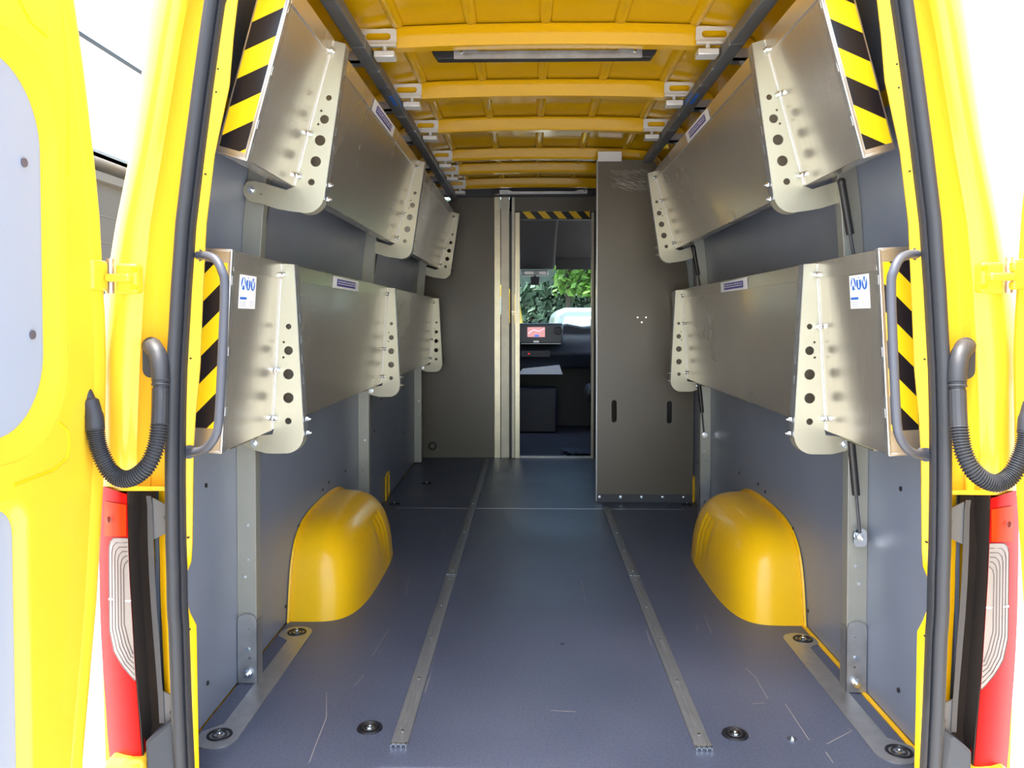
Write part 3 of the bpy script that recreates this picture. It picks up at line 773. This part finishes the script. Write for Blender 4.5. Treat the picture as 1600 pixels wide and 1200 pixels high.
# dashboard
e = empty('dashboard', (.1, 7.5, .5))
MB().prism([(7.42,.60),(7.36,.74),(7.42,.86),(7.55,.96),(8.0,.975),(8.0,.60)], 'x', -.92, .92).build('dash_body', M_cab, e, bevel=.02, angle=60)
MB().prism([(.20,.86),(.92,.86),(.92,.99),(.60,1.0),(.45,.985),(.30,1.015),(.24,1.0)], 'y', 7.5, 7.95).build('dash_hump', M_cab, e, bevel=.02, angle=60)
MB().box(-.40,.25,7.30,7.42,.83,1.02).build('screen_binnacle', mat('binnacle_plastic', (.05,.055,.065), .35), e, bevel=.018, angle=60)
sc = MB().box(-.075,.085,7.295,7.30,.895,.985); sco = sc.build('map_screen', mat('lit_screen', (.1,.05,.05), .3, emit=((.75,.33,.34), .55)), e)
MB().prism([(-.07,.93),(-.02,.965),(.03,.95),(.08,.975),(.08,.97),(.03,.943),(-.02,.957),(-.07,.922)], 'y', 7.292, 7.295).build('map_road', mat('lit_map_road', (.3,.3,.35), .4, emit=((.6,.6,.8), .8)), sco)
MB().box(-.01,.03,7.292,7.295,.898,.915).build('map_marker', mat('lit_map_blue', (.02,.08,.4), .4, emit=((.03,.15,.8), .8)), sco)
MB().tube([(.205+.035*math.cos(2*PI*i/20),7.298,.955+.035*math.sin(2*PI*i/20)) for i in range(20)], .007, 8, closed=True).build('air_vent', M_dgrey, e)
MB().cyl((.205,7.30,.955),(.205,7.292,.955),.026,16).build('vent_core', M_blk, e)
MB().box(-.02,.03,7.29,7.30,.845,.862).build('pale_button', M_white, e)
MB().box(-.13,.23,7.285,7.30,.832,.838).build('trim_line', M_galv, e)
cp = MB().box(-.13,.13,7.345,7.36,.71,.77).build('climate_panel', M_dgrey, e, bevel=.004)
for k in range(6): MB().cyl((-.1+.04*k,7.345,.74),(-.1+.04*k,7.338,.74),.008,8).build('knob', M_blk if k != 1 else mat('lit_red_button',(.5,.01,.01),.4,emit=((.8,.02,.02),.5)), cp)
MB().box(-.35,.20,7.40,7.6,.0,.42).build('centre_console', M_cab, e, bevel=.02)
thing(e, 'dark dashboard with lit map screen seen through the cab doorway', 'dashboard')
e = MB().hexa([(-.16,7.36,.55),(.25,7.36,.55),(.25,7.42,.55),(-.16,7.42,.55),(-.12,7.36,.60),(.22,7.36,.635),(.22,7.42,.635),(-.12,7.42,.60)]).build('sunlit_patch_sheet', M_paper)  # added white sheet, stands in for sunlight in the footwell
thing(e, 'white sheet standing in for the sunlit patch below the dashboard', 'light patch')
e = empty('seat', (-.5,6.75,0))
MB().box(-.85,-.23,6.55,7.05,.35,.50).build('seat_cushion', M_cab, e, bevel=.05); MB().box(-.85,-.25,6.42,6.56,.45,1.1).build('seat_backrest', M_cab, e, bevel=.05); MB().box(-.75,-.35,6.6,7.0,0,.35).build('seat_base', M_cab, e)
thing(e, 'dark cab seat left of the doorway beyond the partition', 'seat')
e = empty('seat', (.6,6.75,0))
MB().box(.42,.90,6.55,7.05,.35,.50).build('seat_cushion', M_cab, e, bevel=.05); MB().box(.44,.90,6.42,6.56,.45,1.1).build('seat_backrest', M_cab, e, bevel=.05); MB().box(.48,.84,6.6,7.0,0,.35).build('seat_base', M_cab, e)
thing(e, 'dark cab seat right of the doorway beyond the partition', 'seat')
rg = MB(); rows = []
for i in range(9):
    row = []
    for j in range(7):
        x = .22+.22*i/8; y = 6.12+.28*j/6
        row.append((x+.03*math.sin(j), y, .014+.018*abs(math.sin(i*1.7+j*1.1))))
    rows.append(row)
rg.loft(rows); thing(rg.build('floor_mat', mat('dark_blue_cloth', (.03,.045,.09), .7), angle=80), 'crumpled dark blue mat at the foot of the cab doorway', 'mat')

# ------------------------------------------------------------------ rear body frame
# photograph columns of the left jamb: (row, flange inner, flange outer, seal outer, gutter outer, body outer)
ST = [(-70,392,368,341,306,262),(0,371,349,323,285,238),(60,364,342,313,274,229),(133,358,333,302,262,219),(240,335,316,291,243,203),(350,322,302,279,222,181),(450,317,296,271,212,165),(575,312,289,264,205,156),(650,305,287,262,202,154),(700,302,286,262,200,153),(760,301,286,262,200,152)]
LOW = [(760,301,286,262,248),(850,300,287,263,249),(878,298,288,264,250),(898,290,289,264,250),(940,290,289,265,251),(960,297,290,266,252),(978,306,293,266,253),(1100,308,297,270,258),(1200,310,301,275,262),(1290,312,304,279,266)]
def pillar(s, side):
    e = struct(empty('trim_2' if s < 0 else 'trim_3', (s*.85, 1.75, 0)), 'yellow rear door pillar on the %s' % side)
    q = lambda u, v, D: (lambda p: Vector((p.x if s < 0 else -p.x, p.y, p.z)))(U(u, v, D))
    m = MB(); rings = []
    for (v, a, b, c, d, o) in ST:
        A = q(a, v, 1.745)
        rings.append([A+Vector((s*.045,.07,0)), A+Vector((0,.004,0)), A, q(b, v, 1.735)])
    for (v, a, b, c, d) in LOW[1:]:
        A = q(a, v, 1.745)
        rings.append([A+Vector((s*.045,.07,0)), A+Vector((0,.004,0)), A, q(b, v, 1.735)])
    m.loft(rings); m.build('inner_flange', M_yel, e, angle=50)
    m = MB(); rings = []
    for (v, a, b, c, d, o) in ST:
        dd, cc, oo = q(d, v, 1.75), q(c, v, 1.745), q(o, v, 1.79)
        f = lambda k: c+(d-c)*k
        g = lambda k: d+(o-d)*k
        rings.append([q(b,v,1.735), cc, q(f(.12),v,1.775), q(f(.40),v,1.785), q(f(.62),v,1.775), q(f(.78),v,1.752), q(f(.97),v,1.745), q(g(.12),v,1.738), q(g(.42),v,1.735), q(g(.75),v,1.748), q(g(.93),v,1.77), oo, oo+Vector((s*.006,.04,0)), oo+Vector((s*.012,.25,0)), oo+Vector((s*.012,4.4,0))])
    m.loft(rings); m.build('jamb', M_yelout, e, angle=50)
    m = MB(); rings = []
    for (v, a, b, c, d) in LOW:
        cc, dd = q(c, v, 1.745), q(d, v, 1.77)
        rings.append([q(b,v,1.735), cc, q((c+d)/2,v,1.765), dd, dd+Vector((s*.012,.10,0))])
    m.loft(rings); m.build('lower_jamb', M_yel, e, angle=50)
    # body side below and bay back wall
    m = MB(); rings = []
    for v in (760, 900, 1050, 1200, 1290):
        p = q(152+(v-760)*.03, v, 1.83); d = q(246, v, 1.86)
        rings.append([d, p, p+Vector((s*.008,.02,0)), p+Vector((s*.012,.3,0)), p+Vector((s*.012,4.4,0))])
    m.loft(rings); m.build('body_side', M_yelout, e)
    # shelf of body over the lamp
    m = MB(); a = [q(200,760,1.74), q(262,760,1.745), q(262,760,1.87), q(152,760,1.87), q(152,760,1.79)]
    m.add(a+[p+Vector((0,0,-.01)) for p in a], [(0,1,2,3,4),(9,8,7,6,5)]+[(i,(i+1)%5,5+(i+1)%5,5+i) for i in range(5)]); m.build('lamp_ledge', M_yelout, e)
    # little screw holes in flange
    for (u, v) in ((341,108),(338,144),(321,272),(298,560),(294,840),(297,983)):
        p = q(u, v, 1.738); MB().cyl(p+Vector((0,-.002,0)), p+Vector((0,.006,0)), .0022, 8).build('screw', M_blk, e)
    # hinge half on the pillar
    c0, c1 = q(184,412,1.725), q(219,459,1.725)
    MB().box(c0.x, c1.x, 1.712, 1.745, c1.z, c0.z).build('hinge_plate', M_yelout, e, bevel=.008, seg=3)
    c0, c1 = q(166,428,1.70), q(205,440,1.70)
    hb = MB().box(c0.x, c1.x, 1.69, 1.715, c1.z, c0.z); hb.build('hinge_arm', M_yelout, e, bevel=.005)
    for (u,v) in ((211,421),(211,449)):
        p = q(u,v,1.712); MB().cyl(p, p+Vector((0,-.006,0)), .0065, 10).build('hinge_bolt', M_yel, e)
    return e, q
PIL = {}
for s, side in SIDES: PIL[s] = pillar(s, side)

# rubber seal (one loop)
path = []
for (v, a, b, c, d, o) in ST[::-1][:-1]: path.append(U((b+c)/2, v, 1.725))
low = [U((b+c)/2, v, 1.725) for (v, a, b, c, d) in LOW[1:]][::-1]
left = low+path
left.append(Vector((left[-1].x+.035, 1.725, 1.83))); left.append(Vector((left[-1].x+.06, 1.725, 1.868)))
bt = Vector((left[0].x+.05, 1.725, left[0].z-.05))
loop = [bt]+left+[Vector((-p.x, p.y, p.z)) for p in left[::-1]]+[Vector((-bt.x, bt.y, bt.z))]
prof = [(-.0185,.012),(-.0190,-.004),(-.0150,-.012),(-.0105,-.006),(-.0090,-.004),(-.006,-.018),(.002,-.025),(.011,-.024),(.017,-.015),(.0185,.0),(.0185,.012)]
rings = []; N = len(loop)
for i, p in enumerate(loop):
    a = loop[(i-1) % N]; b = loop[(i+1) % N]; t = (b-a); t.y = 0; t.normalize()
    n_ = Vector((-t.z, 0, t.x))            # outward when walking up the left side
    rings.append([p+n_*k+Vector((0,yy,0)) for k, yy in prof])
rings.append(rings[0])
m = MB(); m.loft(rings)
thing(m.build('door_seal', M_rub, angle=60), 'ribbed black rubber seal running around the whole rear door opening', 'seal')

# ------------------------------------------------------------------ tail lights
for s, side in SIDES:
    q = PIL[s][1]
    e = empty('tail_light', q(180,1180,1.78))
    D0 = 1.745
    rows = [(757,154,197),(772,154,198),(800,154,198.5),(850,154.5,200),(900,155,202),(950,156,205),(1000,158,208),(1050,161,211),(1100,165,215),(1150,168,219),(1183,171,222)]
    def lens(y0, y1, f0, f1, name, mt, D, bulge=.012):
        rg = []
        for v, a, b in rows:
            if not (y0 <= v <= y1): continue
            u = [a+(b-a)*(f0+(f1-f0)*k/8) for k in range(9)]
            dsh = 15 if v == 757 else 0
            rg.append([q(u[k], v+(dsh*(f0+(f1-f0)*k/8) if v == 757 else 0), D+bulge*((1-(f0+(f1-f0)*k/8))**2.2)*4) for k in range(9)])
        mm = MB(); mm.loft(rg); return mm
    m = lens(757, 1183, 0, 1, '', M_red, D0)
    # outer side running back along the body
    rg = [[q(a, v, D0+.048), q(a, v, D0+.048)+Vector((s*.004,.10,0))] for v, a, b in rows]; m.loft(rg)
    rg = [[q(b, v, D0), q(b, v, D0)+Vector((0,.04,0))] for v, a, b in rows]; m.loft(rg)
    m.build('red_lens', M_red, e, angle=50)
    m = MB(); m.loft([[q(163+34*k/6, v+(6 if v<790 else 0)*k/6, D0-.002+.011*((1-(9+34*k/6)/44)**2.2)*4) for k in range(7)] for v in (783, 800, 820, 838)]); m.build('amber_lens', M_amber, e)
    for (u, v) in ((170,812),(188,808)):
        p = q(u, v, D0+.004); MB().sphere(p, .006, 10, sc=(1,.3,1.3)).build('bulb', mat('dark_bulb',(.18,.02,.01),.3), e)
    # clear lens with concentric ridges
    def clr(k):     # outline k=0 outer .. towards right edge
        i = k
        top = 841+7*i; left_ = 170+4.6*i
        pts = [(199, top), (left_+7, top), (left_+2, top+5), (left_, top+14), (left_+.5, 930), (left_+1, 985-2*i), (left_+8, 1018-3*i), (left_+22-1.5*i, 1042-4*i), (211-.6*i, 1064-9*i)]
        return pts
    o0 = clr(0)
    def dep(u, v):
        a = interp([(r[0], r[1]) for r in rows], v); b = interp([(r[0], r[2]) for r in rows], v); t = (u-a)/(b-a)
        return D0+.048*max(0, 1-t)**2.2
    strips = []
    for v in (841, 846, 855, 880, 905, 930, 955, 985, 1000, 1018, 1030, 1042, 1055, 1063):
        lv = interp([(841,177),(846,172),(855,170),(930,170.5),(985,171),(1018,178),(1042,192),(1063,210.5)], v)
        rv = interp([(r[0], r[2]) for r in rows], v)
        strips.append([q(lv+(rv-lv)*k/6, v, dep(lv+(rv-lv)*k/6, v)-.0022) for k in range(7)])
    MB().loft(strips).build('clear_lens', M_clear, e, angle=60)
    for i in range(0, 6):
        pth = [q(u, v, dep(u, v)-.0030) for u, v in clr(i)]
        MB().tube(pth, .0009, 5).build('lens_ridge', M_ridge, e)
    pth = [q(171,936,dep(171,936)-.003), q(203.5,939,dep(203,939)-.003)]
    MB().tube(pth, .0028, 6).build('lens_bar', M_white, e)
    # black housing between lamp and jamb
    hz_ = [(766,198,244,262),(790,199,244,256),(850,200,234,250),(900,202,238,252),(950,205,243,253),(1000,208,247,255),(1050,211,251,258),(1090,214,254,262),(1130,218,257,268),(1183,222,240,268)]
    m = MB(); m.loft([[q(a, v, D0+.002), q(a+2, v, D0+.0), q(a+(b-a)*.5, v, D0+.035), q(b-2, v, D0+.02), q(b, v, D0+.012), q(b, v, D0+.10)] for v, a, b, c in hz_])
    m.build('black_housing', mat('brown_black_plastic', (.022,.017,.015), .45), e, angle=50)
    st_ = [(775,228,236),(790,230,238),(850,231,240),(900,233,242),(950,236,245),(1000,240,249),(1050,244,252),(1090,247,255),(1130,249,257)]
    m = MB(); m.loft([[q(a, v, D0-.004), q(a, v, D0-.016), q(b, v, D0-.016), q(b, v, D0-.004)] for v, a, b in st_]); m.build('grey_rib', M_dgrey, e)
    m = MB()
    a = [q(238,778,D0-.012), q(262,790,D0-.010), q(262,832,D0-.010), q(240,843,D0-.012)]
    m.add(a+[p+Vector((0,.004,0)) for p in a], [(0,1,2,3),(7,6,5,4),(0,4,5,1),(1,5,6,2),(2,6,7,3),(3,7,4,0)])
    MG = mat('mid_grey_metal', (.12,.12,.125), .5, metal=.3)
    m.build('fixing_tab', MG, e); m = MB()
    a = [q(253,1080,D0-.012), q(271,1088,D0-.010), q(271,1125,D0-.010), q(256,1132,D0-.012)]
    m.add(a+[p+Vector((0,.004,0)) for p in a], [(0,1,2,3),(7,6,5,4),(0,4,5,1),(1,5,6,2),(2,6,7,3),(3,7,4,0)])
    m.build('fixing_tab', mat('mid_grey_metal', (.12,.12,.125), .5, metal=.3), e)
    for (u, v) in ((261,808),(270,1112)):
        p = q(u, v, D0-.013); MB().cyl(p, p+Vector((0,-.003,0)), .006, 10).build('screw', M_blk, e)
    thing(e, 'tall red tail light with ridged clear lens on the %s body corner' % side, 'tail light', 'tail lights')
    # bumper end below
    e = empty('bumper_corner', q(230,1250,1.72))
    a = [q(226,1160,1.70), q(272,1122,1.715), q(282,1290,1.70), q(232,1290,1.66)]
    m = MB(); m.add(a+[p+Vector((0,.10,0)) for p in a], [(0,1,2,3),(7,6,5,4),(0,4,5,1),(1,5,6,2),(2,6,7,3),(3,7,4,0)]); m.build('step_cover', M_rub, e, bevel=.006)
    a = [q(165,1188,1.74), q(224,1190,1.72), q(232,1290,1.68), q(120,1290,1.74)]
    m = MB(); m.add(a+[p+Vector((0,.12,0)) for p in a], [(0,1,2,3),(7,6,5,4),(0,4,5,1),(1,5,6,2),(2,6,7,3),(3,7,4,0)]); m.build('yellow_cap', M_yelout, e, bevel=.012)
    thing(e, 'yellow and black bumper corner under the %s tail light' % side, 'bumper')

# ------------------------------------------------------------------ corrugated door cable hoses
for s, side in SIDES:
    q = PIL[s][1]
    e = empty('cable_hose', q(200,755,1.65))
    px = [(251,592,1.685),(250,640,1.675),(248,672,1.665),(243,700,1.655),(230,728,1.645),(210,745,1.64),(190,748,1.64),(172,736,1.64),(159,712,1.64),(152,690,1.64),(149,668,1.64)]
    pth = catmull([q(*p) for p in px], 26)
    n = len(pth)
    rad = []
    for i in range(n):
        smooth = .03 < i/n < .17
        rad.append(.0165 if smooth else (.0185 if (i % 4) < 2 else .0150))
    MB().tube(pth, rad, 14).build('corrugated_tube', M_rub, e, angle=25)
    # boots
    b1 = [q(251,598,1.685), q(250,575,1.69), q(247,556,1.70), q(241,545,1.715), q(236,540,1.74)]
    MB().tube(catmull(b1,4), [.0175]*5+[.018]*4+[.019]*4+[.02]*4, 14).build('elbow_boot', M_rub, e)
    T = frame(q(238,560,1.728), Vector((1,0,0)), Vector((0,0,1)), Vector((0,-1,0)))
    MB().plate(rrect(-.019,-.042,.019,.045,.018), [], .012, T).build('boot_flange', M_rub, e, bevel=.003)
    b2 = [q(149,672,1.64), q(147,650,1.645), q(141,628,1.65), q(134,612,1.655)]
    MB().tube(catmull(b2,5), [.0185]*6+[.017]*5+[.012]*5, 14).build('elbow_boot', M_rub, e)
    dx = q(133,640,1.66).x
    T = frame((dx, 1.655, q(133,640,1.66).z), Vector((0,1,0)), Vector((0,0,1)), Vector((1,0,0)))
    MB().plate(rrect(-.02,-.048,.02,.048,.018), [], .012, T).build('boot_flange', M_rub, e, bevel=.003)
    thing(e, 'black corrugated cable hose looping from the %s pillar to its door' % side, 'hose', 'door cable hoses')

# ------------------------------------------------------------------ rear doors, opened at right angles
YH = [(-.15,1.60),(.15,1.635),(.45,1.695),(.75,1.735),(1.0,1.748),(1.3,1.725),(1.55,1.68),(1.75,1.632),(1.95,1.57)]
yh = lambda z: interp(YH, z)
DX = .975
for s, side in SIDES:
    e = struct(empty('door_1' if s < 0 else 'door_2', (s*DX, 1.4, .0)), 'open yellow rear door on the %s with grey inner panels' % side)
    T = frame((s*DX,0,0), (0,1,0), (0,0,1), (-s,0,0))
    zz = [-.15+.075*k for k in range(29)]
    inset = .085
    inset = .075
    outl = [(yh(z)-inset, z) for z in zz]+[(.99, 1.95), (.985, -.15)]
    h1 = rrect(1.03,.795,1.572,1.565,.17,12); h2 = rrect(1.03,.02,1.445,.735,.06,8)
    MB().plate(outl, [h1, h2], .003, T).build('inner_skin', M_yelout, e)
    for nm, h, g in (('upper', h1, .045), ('lower', h2, .02)):
        cx = sum(p[0] for p in h)/len(h); cz = sum(p[1] for p in h)/len(h)
        def inn(d, dep): 
            r = []
            for (y, z) in h:
                # shrink towards centre keeping margins
                hy = (max(p[0] for p in h)-min(p[0] for p in h))/2; hz2 = (max(p[1] for p in h)-min(p[1] for p in h))/2
                r.append((s*(DX+dep), cx+(y-cx)*(1-d/hy), cz+(z-cz)*(1-d/hz2)))
            return r
        rings = [inn(0, 0), inn(g*.15, .001), inn(g*.4, .006), inn(g*.8, .017), inn(g, .019)]
        MB().loft([r+[r[0]] for r in rings]).build('recess_border', M_yelout, e, angle=60)
        r = inn(g*.97, .0195)
        m = MB(); m.add(r, [tuple(range(len(r)))]); m.add([(p[0]+s*.004, p[1], p[2]) for p in r], [tuple(range(len(r)))])
        m.build('lining_panel', mat('pale_grey_lining', (.30,.34,.42), .5), e)
    for (u, v) in ((37,254),(50,523)):
        D = (DX-.052+.02)/((828-u)/F*1.0)
        p = U(u, v, 1.0); d = (p-CAM); k = (-(DX+.019)-CAM.x)/d.x; p = CAM+d*k
        px_ = Vector((p.x if s < 0 else -p.x, p.y, p.z))
        MB().cyl(px_, px_+Vector((-s*.003,0,0)), .0085, 14).build('plug', mat('grey_plug', (.09,.08,.10), .5), e)
    # stepped hinge-side edge
    rg = []
    for z in zz:
        y = yh(z)
        rg.append([(s*DX,y-inset,z),(s*(DX-.004),y-inset+.006,z),(s*(DX-.004),y-inset+.036,z),(s*(DX+.004),y-inset+.042,z),(s*(DX+.006),y-.014,z),(s*(DX+.016),y-.008,z),(s*(DX+.018),y,z),(s*(DX+.05),y,z),(s*(DX+.055),y-.01,z)])
    MB().loft(rg).build('door_edge', M_yelout, e, angle=40)
    rg = [[(s*(DX+.055),y,z) for y in (yh(z)-.01, 1.4, .985)]+[(s*DX,.985,z)] for z in zz]
    MB().loft(rg).build('outer_skin', M_yelout, e)
    # pressed lines on the inner skin
    def bead(pts, nm='pressed_bead', r=.003):
        MB().tube([(s*(DX-.001), y, z) for y, z in pts], r, 6).build(nm, M_yel, e)
    bead(catmull([(1.38,.83),(1.46,.80),(1.55,.815),(1.585,.86)],5)[:0] or [(1.40,.755),(1.52,.76),(1.565,.775),(1.575,.80),(1.57,.83),(1.54,.85)])
    bead([(1.44,.74),(1.595,.75),(1.60,.1)]) if False else None
    bead([(1.585,1.34),(1.59,1.5),(1.575,1.7)])
    bead([(1.40,1.66),(1.47,1.60),(1.52,1.59),(1.53,1.62)])
    # hinge half
    hx = s*(DX+.004)
    z0 = 1.05+(432-415)*-1/F*1.7+.17
    zc = U(165,432,1.70).z
    MB().box(hx-.014,hx+.016,1.655,1.715,zc-.030,zc+.034).build('hinge_half', M_yelout, e, bevel=.006)
    MB().box(hx-.020,hx+.012,1.70,1.735,zc+.008,zc+.030).box(hx-.020,hx+.012,1.70,1.735,zc-.030,zc-.012).build('hinge_lug', M_yelout, e, bevel=.005)
    MB().cyl((hx-s*.016,1.722,zc-.036),(hx-s*.016,1.722,zc+.040),.0075,12).build('hinge_pin', M_galv, e)

# ------------------------------------------------------------------ outside
gd = MB().box(-40,40,-30,60,-.75,-.70); struct(gd.build('ground', mat('pale_concrete', (.50,.50,.49), .85, noise=(1.5,.08))))
# workshop building on the left
e = empty('workshop_building', (-9, 12, -.7))
M_render = mat('white_render', (.82,.82,.80), .8)
MB().box(-12,-6.0,5,9.6,-.7,5.0).box(-12,-6,15,24,-.7,5.0).box(-12,-6,9.6,15,3.35,5.0).box(-12,-11.8,9.6,15,-.7,3.35).build('wall', M_render, e)
MB().box(-6.0,-5.96,4.8,14.0,4.80,4.84).build('roof_fascia_line', mat('dark_seam', (.05,.06,.07), .7), e)  # thin dark fascia line just below the roof edge
MB().box(-12.2,-5.8,4.8,24.2,5.0,5.07).build('roof_edge', mat('pale_blue_flashing', (.45,.60,.68), .5), e)
MB().box(-6.15,-5.9,9.4,15.2,3.35,3.50).build('door_lintel', mat('pale_blue_lintel', (.50,.60,.66), .5), e)
MB().box(-6.3,-6.2,9.6,15,-.7,3.02).build('shutter', mat('beige_shutter', (.10,.085,.065), .7), e)
MB().box(-6.28,-6.1,9.6,15,3.02,3.14).build('shutter_box', mat('beige_box', (.15,.13,.10), .7), e)
for k in range(9): MB().box(-6.2,-6.19,9.6,15,-.5+.38*k,-.485+.38*k).build('shutter_slat', mat('beige_box'), e)
thing(e, 'white rendered building with a beige roller shutter beyond the left door', 'building')
# yellow van parked behind on the left
def smallvan(x0, x1, y0, y1, z0, z1, mt, name, label):
    e = empty(name, ((x0+x1)/2, (y0+y1)/2, -.7))
    w_ = x1-x0; h = z1-z0
    sec = [(x0,z0),(x1,z0),(x1,z0+h*.50),(x1-w_*.07,z0+h*.93),(x1-w_*.16,z1),(x0+w_*.16,z1),(x0+w_*.07,z0+h*.93),(x0,z0+h*.50)]
    MB().prism(sec, 'y', y0, y1).build('body', mt, e, bevel=.08, seg=3)
    MB().prism([(x0+w_*.10,z0+h*.56),(x1-w_*.10,z0+h*.56),(x1-w_*.16,z0+h*.90),(x0+w_*.16,z0+h*.90)], 'y', y0-.03, y0+.02).build('windscreen', mat('pale_glass', (.38,.50,.55), .1), e, bevel=.03)
    MB().prism([(x0+.08,z0+.1),(x1-.08,z0+.1),(x1-.08,z0+h*.50),(x0+.08,z0+h*.50)], 'y', y0-.8, y0+.05).build('bonnet', mt, e, bevel=.1, seg=3)
    for x in (x0+.12, x1-.12):
        for y in (y0-.2, y1-.6): MB().cyl((x-.1,y,z0),(x+.1,y,z0),.33,20).build('wheel', M_rub, e)
    for x in (x0+.18, x1-.18): MB().sphere((x,y0-.81,z0+h*.36), .13, 12, sc=(1.2,.5,.7)).build('headlamp', M_clear, e)
    for x in (x0-.06, x1+.06): MB().box(x-.09,x+.09,y0+.1,y0+.25,z0+h*.52,z0+h*.64).build('wing_mirror', mt, e, bevel=.03)
    thing(e, label, 'vehicle')
smallvan(.30, 2.15, 15.0, 19.0, -.38, 1.28, mat('white_car_paint', (.20,.25,.27), .3), 'parked_van', 'white vehicle parked ahead, seen through the windscreen')
smallvan(-2.2, -.14, 13.0, 17.5, -.35, 1.62, M_yel, 'parked_van', 'yellow vehicle parked ahead at the left edge of the windscreen')
smallvan(-5.6, -3.9, 5.6, 9.6, -.35, 1.3, mat('slate_blue_paint', (.10,.16,.26), .25, coat=.6), 'parked_van', 'dark blue vehicle behind the left rear door')
# hedge
def foliage(name, x0, x1, y0, y1, z0, z1, n, col, label, sz=.12, seed=1):
    r = random.Random(seed); e = empty(name, ((x0+x1)/2, (y0+y1)/2, -.7))
    m = MB(); fs = []; vs = []
    for i in range(n):
        c = Vector((r.uniform(x0,x1), r.uniform(y0,y1), r.uniform(z0,z1))); 
        if c.z > z1-.3: c.z -= .3*r.random()*abs(math.sin(c.x*2.3))
        a = Vector((r.gauss(0,1), r.gauss(0,1), r.gauss(0,1))).normalized(); b = a.orthogonal().normalized()*sz*r.uniform(.5,1.2); d = a.cross(b)*.55
        k = len(vs); vs += [c-b, c+d, c+b, c-d]; fs.append((k,k+1,k+2,k+3))
    m.add(vs, fs); o = m.build('foliage', mat('leaf_'+name, col, .6, noise=(2,.35)), e); o['kind'] = 'stuff'
    st = MB()
    for k in range(6): x = x0+(x1-x0)*(k+.5)/6; st.cyl((x,(y0+y1)/2,-.7),(x,(y0+y1)/2,z1-.5),.07,8)
    st.build('stem', mat('bark', (.05,.04,.03), .9), e)
    thing(e, label, 'hedge' if 'hedge' in name else 'tree')
foliage('hedge', -5, 7, 21, 22.2, -.6, 2.1, 9000, (.045,.085,.05), 'tall dark green hedge across the view through the windscreen', .16)
foliage('broadleaf_tree', .6, 4.5, 20.0, 21.0, 1.7, 4.2, 3500, (.10,.22,.03), 'bright green leafy tree at the upper right of the windscreen', .15, 5)
struct(MB().box(-3,5.5,23,23.3,-.7,4.5).build('wall_outside', mat('dark_green_fence', (.05,.075,.06), .8)))

for o in bpy.data.objects:
    if '_org' in o: del o['_org']
